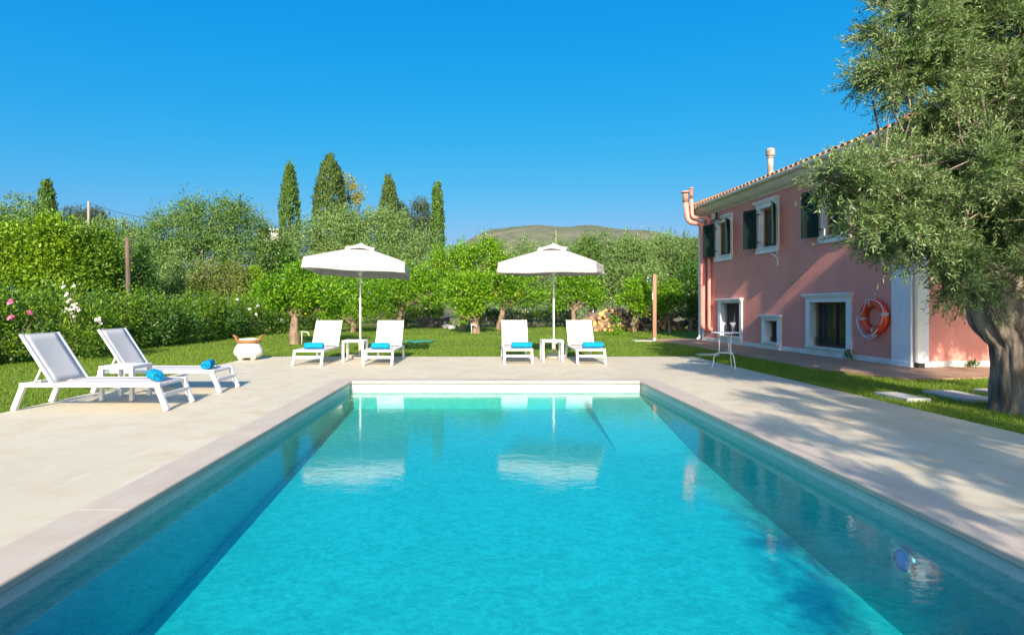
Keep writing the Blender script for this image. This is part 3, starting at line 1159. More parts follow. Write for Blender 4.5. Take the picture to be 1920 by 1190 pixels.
# lifebuoy hanging on the wall
hm = Matrix.Translation((9.16, 11.9, 0)) @ Matrix.Rotation(HA, 4, 'Z')
bp = hm @ Vector((-.085, .93, 1.04))
buoy = empty('lifebuoy', bp, HA, 'orange lifebuoy with white rope hanging on the pink wall', 'lifebuoy')
RB, rb = .318, .088
ring = [(0, RB * math.cos(t_), RB * math.sin(t_)) for t_ in np.linspace(0, 2 * math.pi, 61)[:-1]]
mb = MB()
mb.tube(ring, rb, 18, closed=True)
mb.build('ring', M['orange'], buoy)
for a in (80, 170, 262, 350):
    mb = MB()
    mb.tube([(0, RB * math.cos(R(a + q)), RB * math.sin(R(a + q))) for q in np.linspace(-5.5, 5.5, 5)], rb + .003, 18, cap=False)
    mb.build('band', M['tape'], buoy)
mb = MB()
ro = []
for t_ in np.linspace(0, 2 * math.pi, 81)[:-1]:
    k = abs(math.sin(2 * (t_ - R(80))))
    rr = RB + rb * (1.05 - 1.3 * k * (1 if math.sin(t_ * 2 + .6) > 0 else -.25))
    ro.append((-.105 + .03 * k, rr * math.cos(t_), rr * math.sin(t_) - .05 * k))
mb.tube(ro, .011, 7, closed=True)
mb.tube([(-.10, -.2, -.40), (-.09, -.02, -.50), (-.08, .2, -.47), (-.09, .36, -.25)], .011, 7)
mb.tube([(-.10, .0, -.42), (-.12, -.06, -.40), (-.10, -.1, -.45), (-.09, -.18, -.42)], .011, 7)
mb.tube([(.03, .03, RB + rb), (.06, .03, RB + rb + .14)], .007, 6)
mb.build('rope', M['rope'], buoy)

# ================================================================== POOL FURNITURE
def sun_lounger(loc, rz, label):
    t = empty('sun_lounger', loc, rz, label, 'sun lounger', 'white sun loungers on the pool deck')
    w, L, zt = .66, 1.72, .335
    b = .05
    mb = MB()
    for s in (-1, 1):
        x = s * (w / 2 - b / 2)
        mb.box(x - b / 2, x + b / 2, 0, L, zt - .05, zt)
    mb.box(-w / 2 + b + .0005, w / 2 - b - .0005, .015, .045, zt - .045, zt - .01)
    mb.box(-w / 2 + b + .0005, w / 2 - b - .0005, L - .05, L - .002, zt - .048, zt - .004)
    mb.box(-w / 2 + b + .0005, w / 2 - b - .0005, 1.30, 1.34, zt - .06, zt - .03)
    mb.build('frame', M['white'], t, bevel=.004)
    for s in (-1, 1):
        x = s * (w / 2 - b / 2)
        for y0, sl in ((.032, -.115), (L - .032, .115)):
            m2 = MB()
            m2.bar((x, y0, zt - .0505), (x, y0 + sl, 0.0), b, .06, up=(0, 1, 0))
            m2.build('leg', M['white'], t, bevel=.004)
    mb = MB()
    mb.bar((-w / 2 + b, -.028, zt - .155), (w / 2 - b, -.028, zt - .155), .025, .055)
    mb.build('crossbar', M['white'], t, bevel=.004)
    # seat sling, slightly dished
    mb = MB()
    n_ = 12
    vs, fs = [], []
    for j in range(n_ + 1):
        y = .045 + (1.31 - .045) * j / n_
        for i in range(7):
            x = -w / 2 + b + (w - 2 * b) * i / 6
            vs.append((x, y, zt - .008 - .012 * math.sin(math.pi * i / 6) * math.sin(math.pi * j / n_)))
    for j in range(n_):
        for i in range(6):
            fs.append((j * 7 + i, j * 7 + i + 1, j * 7 + i + 8, j * 7 + i + 7))
    mb.add(vs, fs, 0, True)
    mb.build('seat', M['sling'], t, solid=.006)
    # backrest
    p0, p1 = Vector((0, 1.33, zt - .005)), Vector((0, 1.72, .93))
    ax = (p1 - p0)
    bw = w - .02
    mb = MB()
    for s in (-1, 1):
        x = Vector((s * (bw / 2 - .02), 0, 0))
        mb.bar(p0 + x, p1 + x, .04, .03, up=(0, -1, .6))
    mb.bar(p1 + Vector((-bw / 2 + .041, 0, -.012)), p1 + Vector((bw / 2 - .041, 0, -.012)), .028, .028)
    bk = mb.build('backrest', M['white'], t, bevel=.004)
    mb = MB()
    vs, fs = [], []
    nrm = Vector((0, -ax.z, ax.y)).normalized()
    for j in range(9):
        for i in range(7):
            x = -bw / 2 + .04 + (bw - .08) * i / 6
            vs.append(p0 + ax * (.01 + .965 * j / 8) + Vector((x, 0, 0)) - nrm * (.010 * math.sin(math.pi * i / 6) * math.sin(math.pi * j / 8) - .008))
    for j in range(8):
        for i in range(6):
            fs.append((j * 7 + i, j * 7 + i + 1, j * 7 + i + 8, j * 7 + i + 7))
    mb.add(vs, fs, 0, True)
    mb.build('sling', M['sling'], bk, solid=.006)
    mb = MB()
    for s in (-1, 1):
        x = s * (w / 2 - .075)
        q = p0 + ax * .36
        mb.bar((x, q.y + .015, q.z), (x, 1.60, zt - .04), .022, .014, up=(1, 0, 0))
        for k in range(3):
            mb.box(x - .018, x + .018, 1.50 + .05 * k, 1.53 + .05 * k, zt - .052 + .06 * (2 - k) * .5, zt - .03 + .06 * (2 - k) * .5)
    mb.bar((-w / 2 + .08, 1.60, zt - .04), (w / 2 - .08, 1.60, zt - .04), .02, .02)
    mb.build('support_strut', M['white'], t)
    return t


LOUNGERS = [((-3.72, 12.13, 0), 0, 'white sun lounger beside the small table, leftmost in the far row'),
            ((-2.20, 12.12, 0), 0, 'white sun lounger right of the tilted parasol pole in the far row'),
            ((.85, 12.45, 0), R(-.5), 'white sun lounger left of the straight parasol pole in the far row'),
            ((2.46, 12.42, 0), R(-1.0), 'white sun lounger rightmost in the far row near the shower side'),
            ((-3.93, 7.19, 0), R(90), 'white sun lounger closest to the camera, turned sideways on the left deck'),
            ((-3.93, 8.60, 0), R(90), 'white sun lounger turned sideways behind the square table on the left deck')]
for a in LOUNGERS:
    sun_lounger(*a)


def towel(loc, rz, length, label):
    mb = MB()
    n_ = 64
    turns = 4.2
    prof = []
    for i in range(n_ + 1):
        t_ = i / n_
        a = turns * 2 * math.pi * t_
        r = .012 + .060 * t_
        prof.append((r * math.cos(a), r * math.sin(a)))
    vs, fs = [], []
    nl = 10
    for j in range(nl + 1):
        y = -length / 2 + length * j / nl
        for i, (a, b) in enumerate(prof):
            e_ = 1 - .10 * (abs(2 * j / nl - 1) ** 6)
            tt = i / n_
            vs.append((a * e_ * 1.04, y + (.006 * math.sin(tt * 21 + (1 if j > 5 else 0)) if j in (0, nl) else 0), b * e_ * .95 + .068))
    k = n_ + 1
    for j in range(nl):
        for i in range(n_):
            fs.append((j * k + i, j * k + i + 1, (j + 1) * k + i + 1, (j + 1) * k + i))
    mb.add(vs, fs, 0, True)
    o = mb.build('rolled_towel', M['towel'], solid=.011)
    o.location = loc
    o.rotation_euler = (0, 0, rz)
    return tag(o, label, 'towel', 'rolled turquoise towels on the loungers')


zt = .332
towel((-3.72, 12.55, zt), R(90), .42, 'turquoise rolled towel on the leftmost lounger of the far row')
towel((-2.22, 12.50, zt), R(91), .40, 'turquoise rolled towel on the lounger right of the tilted parasol pole')
towel((.95, 12.75, zt), R(90), .46, 'turquoise rolled towel on the lounger left of the straight parasol pole')
towel((2.58, 12.78, zt), R(88), .46, 'turquoise rolled towel on the rightmost lounger of the far row')
towel((-4.16, 7.16, zt), R(42), .38, 'turquoise rolled towel on the lounger closest to the camera, spiral end showing')
towel((-4.13, 8.50, zt), R(14), .34, 'turquoise rolled towel seen end on, on the sideways lounger behind the table')


def side_table(loc, label, sx=.5, sy=.5, hz=.50):
    t = empty('side_table', loc, 0, label, 'side table', 'white side tables beside the loungers')
    mb = MB()
    mb.box(-sx / 2, sx / 2, -sy / 2, sy / 2, hz - .045, hz)
    mb.build('table_top', M['white'], t, bevel=.004)
    for a in (-1, 1):
        for b in (-1, 1):
            m2 = MB()
            x, y = a * (sx / 2 - .026), b * (sy / 2 - .026)
            m2.box(x - .025, x + .025, y - .025, y + .025, 0, hz - .0455)
            m2.build('leg', M['white'], t, bevel=.004)


side_table((-2.91, 13.06, 0), 'small square white table below the tilted parasol')
side_table((1.68, 13.14, 0), 'small square white table below the straight parasol')
side_table((-4.92, 7.79, 0), 'small square white table between the two sideways loungers', .46, .46, .47)


def parasol(loc, rz, tilt, size, label, folds):
    t = empty('parasol', loc, rz, label, 'parasol', 'white square parasols over the loungers')
    hs_, vz, rim, ap, vh = size / 2, .27, 2.33, 2.665, .25
    TM = Matrix.Translation((0, 0, 2.2)) @ Matrix.Rotation(tilt[0], 4, 'Y') @ Matrix.Rotation(tilt[1], 4, 'X') @ Matrix.Translation((0, 0, -2.2))
    K = 12

    def ring_pts(h):
        p = []
        for s in range(4):
            for k in range(K):
                u = -1 + 2 * k / K
                p.append([(u, -1), (1, u), (-u, 1), (-1, -u)][s])
        return [(a * h, b * h) for a, b in p]
    n_ = 4 * K
    mb = MB()
    vs, fs = [], []
    rows = 9
    for j in range(rows + 1):
        q = j / rows
        h = vz + (hs_ - vz) * q
        for i, (a, b) in enumerate(ring_pts(h)):
            u = (i % K) / K
            sag = .022 * math.sin(2 * math.pi * ((u * 2) % 1) / 2) * math.sin(math.pi * q * .85 + .2) * q
            m_ = max(0, 1 - abs(2 * u - 1)) * .03 * q
            vs.append((a, b, ap + (rim - ap) * q ** 1.04 - sag + m_ * 0))
    for j in range(rows):
        for i in range(n_):
            k = (i + 1) % n_
            fs.append((j * n_ + i, (j + 1) * n_ + i, (j + 1) * n_ + k, j * n_ + k))
    mb.add([TM @ Vector(v) for v in vs], fs)
    cn = mb.build('canopy', M['fabric'], t, solid=.004)
    # hanging valance with soft folds
    mb = MB()
    vs, fs = [], []
    NV = 4 * 30
    for j in range(6):
        q = j / 5
        for i in range(NV):
            s, k = divmod(i, 30)
            u = -1 + 2 * k / 30
            a, b = [(u, -1), (1, u), (-u, 1), (-1, -u)][s]
            wv = (.020 * math.sin(i * .55 + folds) + .014 * math.sin(i * 1.3 + folds * 2)) * q
            fl_ = 1 + (.022 * q) + wv / hs_
            corner = max(0, abs(u) - .82) / .18
            vs.append((a * hs_ * fl_, b * hs_ * fl_, rim - .001 - vh * q * (1 + .0 * corner) + .010 * math.sin(i * .3 + folds) * q))
    for j in range(5):
        for i in range(NV):
            k = (i + 1) % NV
            fs.append((j * NV + i, (j + 1) * NV + i, (j + 1) * NV + k, j * NV + k))
    mb.add([TM @ Vector(v) for v in vs], fs, 0, True)
    mb.build('valance', M['fabric'], cn, solid=.003)
    # wind vent cap
    mb = MB()
    vs, fs = [], []
    for j in range(6):
        q = j / 5
        h = .012 + (.345 - .012) * q
        for i, (a, b) in enumerate(ring_pts(h)):
            u = (i % K) / K
            arch = .075 * math.sin(math.pi * u) * q ** 2
            vs.append((a, b, ap + .19 - .17 * q ** .85 + arch))
    for i, (a, b) in enumerate(ring_pts(.352)):
        u = (i % K) / K
        vs.append((a, b, ap + .19 - .17 + .075 * math.sin(math.pi * u) - .065))
    for j in range(6):
        for i in range(n_):
            k = (i + 1) % n_
            fs.append((j * n_ + i, (j + 1) * n_ + i, (j + 1) * n_ + k, j * n_ + k))
    mb.add([TM @ Vector(v) for v in vs], fs)
    mb.build('vent_cap', M['fabric'], cn, solid=.004)
    mb = MB()
    top = TM @ Vector((0, 0, ap + .10))
    mb.tube([(0, 0, .07), (0, 0, 1.2), (0, 0, 2.0), top], [.024, .024, .022, .020], 12)
    mb.build('pole', M['white'], t)
    mb = MB()
    hub = TM @ Vector((0, 0, ap - .02))
    slider = TM @ Vector((0, 0, 2.12))
    for a, b in ((-1, -1), (1, -1), (1, 1), (-1, 1), (0, -1), (1, 0), (0, 1), (-1, 0)):
        m2 = MB()
        e_ = TM @ Vector((a * hs_ * .985, b * hs_ * .985, rim - .022))
        m2.bar(hub, e_, .016, .024)
        md = hub.lerp(e_, .5)
        m2.bar(slider, md, .012, .018)
        m2.build('rib', M['white'], t)
    mb.tube([slider - Vector((0, 0, .06)), slider + Vector((0, 0, .04))], .05, 12)
    mb.build('hub', M['white'], t)
    mb = MB()
    mb.lathe([(.001, .0), (.31, .0), (.32, .03), (.30, .075), (.06, .085), (.045, .085), (.045, .40), (.027, .40)], 32)
    bs = mb.build('base', M['concrete'], t)
    mb = MB()
    mb.tube([(0, 0, .30), (.0, 0, .42)], .034, 14)
    mb.tube([(.03, -.02, .37), (.085, -.05, .37)], .022, 10)
    mb.build('collar', M['white'], bs)
    return t


parasol((-2.98, 13.95, 0), R(5), (R(2.6), R(-1.2)), 2.28, 'white square parasol leaning to the right over the left pair of loungers', .4)
parasol((1.84, 13.98, 0), R(-17), (R(.5), R(1.3)), 2.26, 'white square parasol standing straight over the right pair of loungers', 2.1)

# ---- basket pot at the deck's corner
t = empty('basket_pot', (-5.60, 13.55, -.002), R(8), 'white ceramic pot with brown wicker collar and handles beside the lawn', 'pot')
mb = MB()
pr_ = [(.001, .045), (.15, .045), (.24, .05), (.30, .10), (.335, .17), (.325, .24), (.285, .32), (.235, .40), (.215, .44), (.215, .50), (.195, .50), (.195, .36), (.26, .22)]
mb.lathe(pr_, 48, fn=lambda r, z, a: r * (1 + .05 * math.cos(4 * a) * max(0, 1 - z / .3)))
mb.build('body', M['ceramic'], t)
for k in range(4):
    a = R(90 * k + 45)
    m2 = MB()
    m2.lathe([(.001, 0), (.045, 0), (.075, .04), (.085, .08), (.06, .11)], 14, (.20 * math.cos(a), .20 * math.sin(a), 0))
    m2.build('foot', M['ceramic'], t)
mb = MB()
mb.lathe([(.232, .385), (.248, .39), (.250, .475), (.236, .482)], 40)
mb.build('collar', M['wicker'], t)
for s in (-1, 1):
    m2 = MB()
    m2.tube([(s * .235, -.07, .40), (s * .255, -.07, .48), (s * .29, -.06, .55), (s * .345, -.02, .585), (s * .345, .02, .585), (s * .29, .06, .55), (s * .255, .07, .48), (s * .235, .07, .40)], .020, 10)
    m2.build('handle', M['wicker'], t)

# ---- outdoor shower
t = empty('garden_shower', (6.60, 21.2, -.03), 0, 'wooden outdoor shower post on the lawn left of the house', 'shower')
mb = MB()
mb.box(-.065, .065, -.06, .06, .12, 2.53)
mb.build('post', M['post_wood'], t, bevel=.006)
mb = MB()
mb.box(-.05, .05, -.045, .045, 0, .125)
mb.build('foot', M['white'], t, bevel=.004)
mb = MB()
mb.tube(pipe_path([(-.075, -.02, 2.40), (-.26, -.02, 2.41), (-.27, -.02, 2.30)], .03, None), .017, 8)
mb.lathe([(.02, .06), (.05, .03), (.058, 0), (.001, 0)], 14, (-.27, -.02, 2.25))
mb.build('shower_head', M['chrome'], t)
mb = MB()
mb.tube([(-.09, -.065, .5), (-.09, -.065, 2.38)], .010, 6)
mb.tube([(-.075, -.05, .82), (-.16, -.06, .84), (-.18, -.06, .76)], .014, 6)
mb.build('pipe', M['chrome'], t)
mb = MB()
mb.box(-.80, -.12, -.25, .25, -.0, .035)
mb.build('tray', M['flagstone'], t, bevel=.01)

# ---- round wire table with two cocktail glasses
t = empty('wire_table', (5.11, 11.62, 0), R(20), 'white round wire table with curved legs at the deck edge', 'table')
mb = MB()
mb.lathe([(.001, .728), (.29, .728), (.302, .735), (.29, .742), (.001, .742)], 40)
mb.build('table_top', M['white'], t)
mb = MB()
mb.lathe([(.001, .310), (.135, .310), (.145, .317), (.135, .324), (.001, .324)], 28)
mb.build('shelf', M['white'], t)
for k in range(3):
    a = R(120 * k + 265)
    c_, s_ = math.cos(a), math.sin(a)
    m2 = MB()
    pts = [(r_ * c_, r_ * s_, z_) for r_, z_ in ((.17, .728), (.145, .66), (.135, .55), (.135, .35), (.145, .318), (.20, .29), (.235, .23), (.25, .12), (.272, .02), (.275, .002))]
    m2.tube(pts, .0095, 8)
    m2.build('leg', M['white'], t)


def mat_glass():
    m, nt, out = new_mat('frosted_drink_glass')
    p = nt.nodes.new("ShaderNodeBsdfPrincipled")
    p.inputs['Base Color'].default_value = (.82, .80, .86, 1)
    p.inputs['Roughness'].default_value = .12
    tr = nt.nodes.new("ShaderNodeBsdfTransparent")
    mx = nt.nodes.new("ShaderNodeMixShader")
    mx.inputs[0].default_value = .55
    nt.links.new(tr.outputs[0], mx.inputs[1])
    nt.links.new(p.outputs[0], mx.inputs[2])
    nt.links.new(mx.outputs[0], out.inputs[0])
    return m


M['glass'] = mat_glass()
for k, (x, y) in enumerate(((5.10 - .09, 11.55), (5.10 + .115, 11.55))):
    o = empty('cocktail_glass', (x, y, .7425), 0, ['cocktail glass on the wire table, the one farther from the house', 'cocktail glass on the wire table, the one nearer the house'][k], 'glass', 'cocktail glasses on the wire table')
    mb = MB()
    mb.lathe([(.001, 0), (.038, .001), (.036, .005), (.007, .010), (.0055, .09)], 20)
    mb.build('stem', M['glass'], o)
    mb = MB()
    mb.lathe([(.0055, .0905), (.030, .135), (.066, .20), (.063, .20), (.028, .14), (.001, .10)], 28)
    mb.build('bowl', M['glass'], o)

# teal plastic cover lying on the lawn
mb = MB()
vs, fs = [], []
for j in range(4):
    for i in range(12):
        x, y = -.0 + 1.0 * i / 11, .55 * j / 3
        vs.append((x + .12 * j / 3, y, .03 + .035 * (math.sin(i * .9 + j) * .5 + .5) - (.03 if i in (0, 11) or j in (0, 3) else 0)))
fs = [(j * 12 + i, j * 12 + i + 1, (j + 1) * 12 + i + 1, (j + 1) * 12 + i) for j in range(3) for i in range(11)]
mb.add(vs, fs, 0, True)
o = mb.build('ground_sheet', M['mat_teal'], solid=.01)
o.location = (-2.75, 20.0, .0)
tag(o, 'folded teal plastic sheet lying on the lawn behind the loungers', 'sheet')

# ================================================================== PLANTS
def blob(px, py, Y, r, rz=None, ry=None):
    """crown lump seen at px,py, Y metres away, radius in metres"""
    p = P(px, py, Y)
    return (p.x, p.y, p.z, r, ry or r, rz or r)


def tree(name, label, cat, base, blobs, n, leaf, asp, mat, seed, bark='bark', trunk=None, r0=.16, group=None, cs=.25, per=44, shell=.55, up=.25, limbs=5, fork=.4):
    t = empty(name, base, 0, label, cat, group)
    random.seed(seed)
    B = Vector(base)
    loc = [(b[0] - B.x, b[1] - B.y, b[2] - B.z, *b[3:]) for b in blobs]
    if name in ('olive_tree', 'bay_tree', 'tall_shrub', 'young_conifer', 'pine_tree', 'dry_bush'):
        n, leaf = int(n * 1.9), leaf * 1.15
    elif name == 'citrus_tree':
        n = int(n * 1.4)
    crown('crown', loc, n, leaf, asp, M[mat], seed, t, cs=cs, per=per, shell=shell, up=up)
    mb = MB()
    c = Vector(np.mean([b[:3] for b in loc], 0))
    zlow = min(b[2] - b[5] if len(b) > 5 else b[2] - b[3] for b in loc)
    fz = max(.3, zlow + fork)
    f = Vector((c.x * .25 + random.uniform(-.06, .06), c.y * .25, fz))
    limb(mb, (0, 0, -.12), f, r0 * 1.25, r0 * .8, 10, 7, .10, .18)
    order = sorted(loc, key=lambda b: -b[3])[:limbs]
    for b in order:
        limb(mb, f - Vector((0, 0, .05)), Vector(b[:3]) + Vector((0, 0, b[3] * .3)), r0 * .6, r0 * .12, 7, 5, .18, .1)
    for k in range(limbs):
        b = random.choice(loc)
        e_ = Vector(b[:3]) + Vector((random.uniform(-1, 1) * b[3] * .7, random.uniform(-1, 1) * b[3] * .7, random.uniform(-.2, .7) * b[3]))
        limb(mb, f + Vector((0, 0, .05)), e_, r0 * .42, r0 * .08, 6, 5, .2, .1)
    mb.build('trunk', M[bark], t)
    return t


# ---- the olive at the right edge: gnarled trunk, limbs, leafy twigs
def big_olive(loc, blobs, ntwig, seed, label, trunk_pts, trunk_r, limbs_to, leaf_scale=1.0, sprouts=True):
    t = empty('olive_tree', loc, 0, label, 'olive tree')
    L0 = Vector(loc)
    random.seed(seed)
    rng = np.random.default_rng(seed)
    mb = MB()
    # trunk with ridged bark
    tp = []
    tr = []
    n_ = 26
    for i in range(n_ + 1):
        q = i / n_ * (len(trunk_pts) - 1)
        k = min(int(q), len(trunk_pts) - 2)
        f = q - k
        tp.append(Vector(trunk_pts[k]).lerp(Vector(trunk_pts[k + 1]), f) - L0)
        tr.append(trunk_r[k] + (trunk_r[k + 1] - trunk_r[k]) * f)
    mb.tube(tp, tr, 96, jit=.06, ridge=.05)
    top = tp[-1]
    for e_, ra, rb_ in limbs_to:
        limb(mb, top - Vector((0, 0, .12)), Vector(e_) - L0, ra, rb_, 14, 8, .16, .12, ridge=.03)
    B = [(b[0] - L0.x, b[1] - L0.y, b[2] - L0.z, *b[3:]) for b in blobs]
    for b in B:   # boughs into each lump
        for k in range(2):
            s = Vector(random.choice(limbs_to)[0]) - L0
            s = top.lerp(s, random.uniform(.4, .95))
            e_ = Vector(b[:3]) + Vector((random.uniform(-.6, .6) * b[3], random.uniform(-.6, .6) * b[3], random.uniform(-.4, .6) * b[3]))
            limb(mb, s, e_, .020, .004, 6, 6, .3, .1, sag=.10)
    mb.build('trunk', M['bark'], t)
    # twigs crowd along arching sprays that leave the boughs
    BA = np.array(B)
    nsp = max(40, ntwig // 34)
    w = (BA[:, 3] * BA[:, 4] * BA[:, 5]) ** .72
    si = rng.choice(len(B), nsp, p=w / w.sum())
    sd = unit(rng.normal(size=(nsp, 3)) + np.array([0, 0, .1]))
    s0 = BA[si, :3] + sd * BA[si, 3:6] * (.15 + .30 * rng.random(nsp))[:, None]
    s1 = BA[si, :3] + sd * BA[si, 3:6] * (.85 + .25 * rng.random(nsp))[:, None] + np.array([0, 0, -1.0]) * (BA[si, 5] * (.30 * rng.random(nsp) - .08))[:, None]
    k_ = rng.integers(0, nsp, ntwig)
    f_ = rng.random(ntwig) ** .7
    ax_ = s1[k_] - s0[k_]
    mid_up = np.array([0, 0, 1.0]) * (np.linalg.norm(ax_, axis=1) * .16 * np.sin(math.pi * f_))[:, None]
    ball = rng.normal(size=(ntwig, 3))
    ball = unit(ball) * rng.random(ntwig)[:, None] * .10
    org = s0[k_] + ax_ * f_[:, None] + mid_up + ball
    tdir = unit(unit(ax_) * .9 + ball * 6 + rng.normal(size=(ntwig, 3)) * .45 + np.array([0, 0, .12]))
    tlen = (.16 + .22 * rng.random(ntwig)) * leaf_scale
    pairs = 9
    P_, D_, N_ = [], [], []
    sv = unit(np.cross(tdir, rng.normal(size=(ntwig, 3))))
    bend = np.array([0, 0, -1.0]) * (.25 * rng.random(ntwig))[:, None]
    for k in range(pairs):
        f = (k + .6) / pairs
        c = org + tdir * (tlen * f)[:, None] + bend * (tlen * f * f)[:, None]
        ang = 1.57 * (k % 2)
        s2 = sv * math.cos(ang) + np.cross(tdir, sv) * math.sin(ang)
        for sg in (-1, 1):
            P_.append(c + s2 * .002)
            D_.append(tdir * .75 + s2 * sg * (.85 - .35 * f) + rng.normal(size=(ntwig, 3)) * .14)
            N_.append(tdir * .3 + rng.normal(size=(ntwig, 3)) * .6 + np.array([0, -.3, .5]))
    P_, D_, N_ = np.concatenate(P_), np.concatenate(D_), np.concatenate(N_)
    LL = (.043 + .030 * rng.random(len(P_))) * leaf_scale
    leaves('crown', P_, D_, LL, LL * .24, M['leaf_olive_near'], rng, t, nor=N_)
    # the thin stems the leaves grow from
    e1 = org + tdir * tlen[:, None] + bend * tlen[:, None]
    wv = sv * .0022
    wu = np.cross(tdir, sv) * .0022
    v = np.stack([org - wv - wu, org + wv - wu, org + wu, e1 - wv * .5, e1 + wv * .5, e1 + wu * .5], 1).reshape(-1, 3)
    base = np.arange(ntwig)[:, None] * 6
    q = np.concatenate([base + np.array([[0, 1, 4, 3]]), base + np.array([[1, 2, 5, 4]]), base + np.array([[2, 0, 3, 5]])])
    np_obj('twigs', v, q, M['bark'], t)
    return t


OB = [blob(1665, 125, 6.9, .30, .27), blob(1635, 150, 6.9, .14), blob(1690, 60, 6.9, .42), blob(1730, 150, 6.8, .48), blob(1800, 70, 7.1, .62), blob(1890, 40, 7.2, .8),
      blob(1690, 10, 7.0, .30), blob(1760, 240, 6.9, .42), blob(1850, 220, 6.6, .65), blob(1930, 220, 6.8, .8),
      blob(1590, 335, 6.3, .27, .18), blob(1555, 330, 6.2, .10), blob(1650, 350, 6.3, .36, .28), blob(1625, 415, 6.3, .27, .2), blob(1680, 410, 6.3, .5), blob(1690, 330, 6.6, .34),
      blob(1640, 450, 6.3, .24, .18), blob(1735, 480, 6.4, .38, .30), blob(1715, 525, 6.5, .13), blob(1770, 400, 6.3, .55), blob(1850, 360, 6.2, .62), blob(1920, 420, 6.3, .62),
      blob(1800, 500, 6.4, .42, .34), blob(1880, 510, 6.5, .40), blob(1775, 545, 6.6, .14), blob(1840, 580, 6.6, .17), blob(1880, 600, 6.55, .15),
      blob(1820, 300, 7.9, .9), blob(1930, 330, 8.0, 1.0), blob(1760, 330, 7.6, .5), blob(2010, 200, 7.2, 1.0), blob(2060, 380, 7.2, .9), blob(2000, 40, 7.4, 1.0), blob(1850, -80, 7.2, .8),
      blob(1960, -120, 7.3, 1.0), blob(1740, -40, 7.2, .5), blob(2080, 520, 7.0, .6),
      (8.4, 7.0, 4.0, 1.1, 1.1, 1.0), (9.3, 7.2, 3.9, 1.1, 1.1, 1.0), (10.2, 7.3, 4.3, 1.1, 1.0, 1.0), (9.3, 7.2, 5.2, 1.0, 1.0, .8), (10.8, 7.2, 3.6, .9, .9, .8), (8.9, 7.0, 3.2, .8, .8, .7), (9.8, 6.9, 3.2, .8, .8, .7), (8.2, 7.6, 4.8, .9, .9, .8), (10.6, 7.5, 5.0, .9, .9, .8),
      blob(1610, 345, 6.2, .30, .2), blob(1655, 395, 6.2, .30, .24), blob(1690, 450, 6.3, .36, .28), blob(1650, 330, 6.4, .36, .26), blob(1740, 420, 6.2, .42, .36), blob(1580, 322, 6.3, .14, .10), blob(1548, 328, 6.3, .20, .12), blob(1690, 130, 6.8, .30, .28), blob(1740, 80, 6.9, .4)]
big_olive((6.70, 6.90, -.04), OB, 36000, 5, 'gnarled old olive tree with thick ridged trunk at the deck edge',
          [(6.72, 6.90, -.10), (6.70, 6.90, .08), (6.68, 6.92, .45), (6.64, 6.92, .85), (6.52, 6.95, 1.15), (6.46, 7.0, 1.42)], [.36, .31, .27, .265, .33, .31],
          [(P(1800, 470, 6.7), .20, .06), (P(1760, 300, 6.8), .16, .05), (P(1880, 280, 6.9), .20, .06), (P(1960, 400, 7.1), .18, .05), (P(1900, 100, 7.2), .12, .04), (P(1700, 420, 6.4), .09, .03), (P(1850, 330, 7.8), .13, .04)])
# a second olive stands behind the photographer on the right; its shade falls across the deck and pool
OB2 = [(5.2, -3.0, 4.2, 1.3, 1.3, 1.1), (6.6, -3.2, 4.6, 1.5, 1.4, 1.2), (4.0, -3.2, 3.8, 1.0, 1.0, .8), (5.6, -2.2, 3.2, 1.1, 1.0, .7), (6.6, -2.0, 3.4, 1.2, 1.0, .8), (5.0, -3.8, 5.3, 1.1, 1.1, .8),
       (7.4, -2.8, 3.4, 1.2, 1.1, .9), (4.4, -2.6, 2.7, .7, .7, .5), (3.4, -3.0, 3.0, .6, .6, .45), (6.4, -3.6, 5.8, 1.1, 1.1, .8), (8.2, -3.0, 4.6, 1.3, 1.2, 1.1), (4.2, -3.4, 4.9, .8, .8, .6)]
big_olive((5.9, -3.0, -.04), [(b[0] - .7, *b[1:]) for b in OB2], 3700, 9, 'second olive tree behind the viewpoint shading the right deck',
          [(5.9, -3.0, -.1), (5.9, -3.0, .5), (5.85, -3.0, 1.1), (5.8, -3.0, 1.7)], [.38, .3, .28, .28],
          [(Vector((5.2, -3.0, 4.0)), .16, .05), (Vector((6.8, -3.1, 4.4)), .16, .05), (Vector((4.2, -3.0, 3.6)), .12, .04), (Vector((7.4, -2.8, 3.4)), .12, .04)], 1.45)

# ---- citrus trees on the lawn
CG = 'citrus trees along the back of the lawn'
tree('citrus_tree', 'citrus tree with forked pale trunk just left of the leftmost far lounger', 'citrus tree', P(554, 643, 19.6).to_tuple()[:2] + (-.05,),
     [blob(555, 550, 19.6, .80, .62), blob(515, 545, 19.4, .58, .5), blob(605, 552, 19.4, .62, .5), blob(560, 520, 19.8, .6, .45), blob(632, 575, 19.8, .36, .3), blob(495, 550, 20.2, .3, .28)],
     8200, .105, .5, 'leaf_citrus', 21, 'bark_pale', r0=.15, group=CG, cs=.17, fork=-.05)
tree('citrus_tree', 'citrus tree behind the tilted parasol pole, its trunk seen left of the pole', 'citrus tree', (-6.5, 28.6, -.05),
     [blob(655, 555, 28.6, 1.0, .9), blob(700, 548, 28.8, .9, .8), blob(620, 590, 28.6, .5, .5), blob(680, 575, 28.2, .6, .5), blob(640, 530, 29, .8, .6)],
     6500, .12, .5, 'leaf_citrus', 22, 'bark_pale', r0=.13, group=CG, cs=.24, fork=.1)
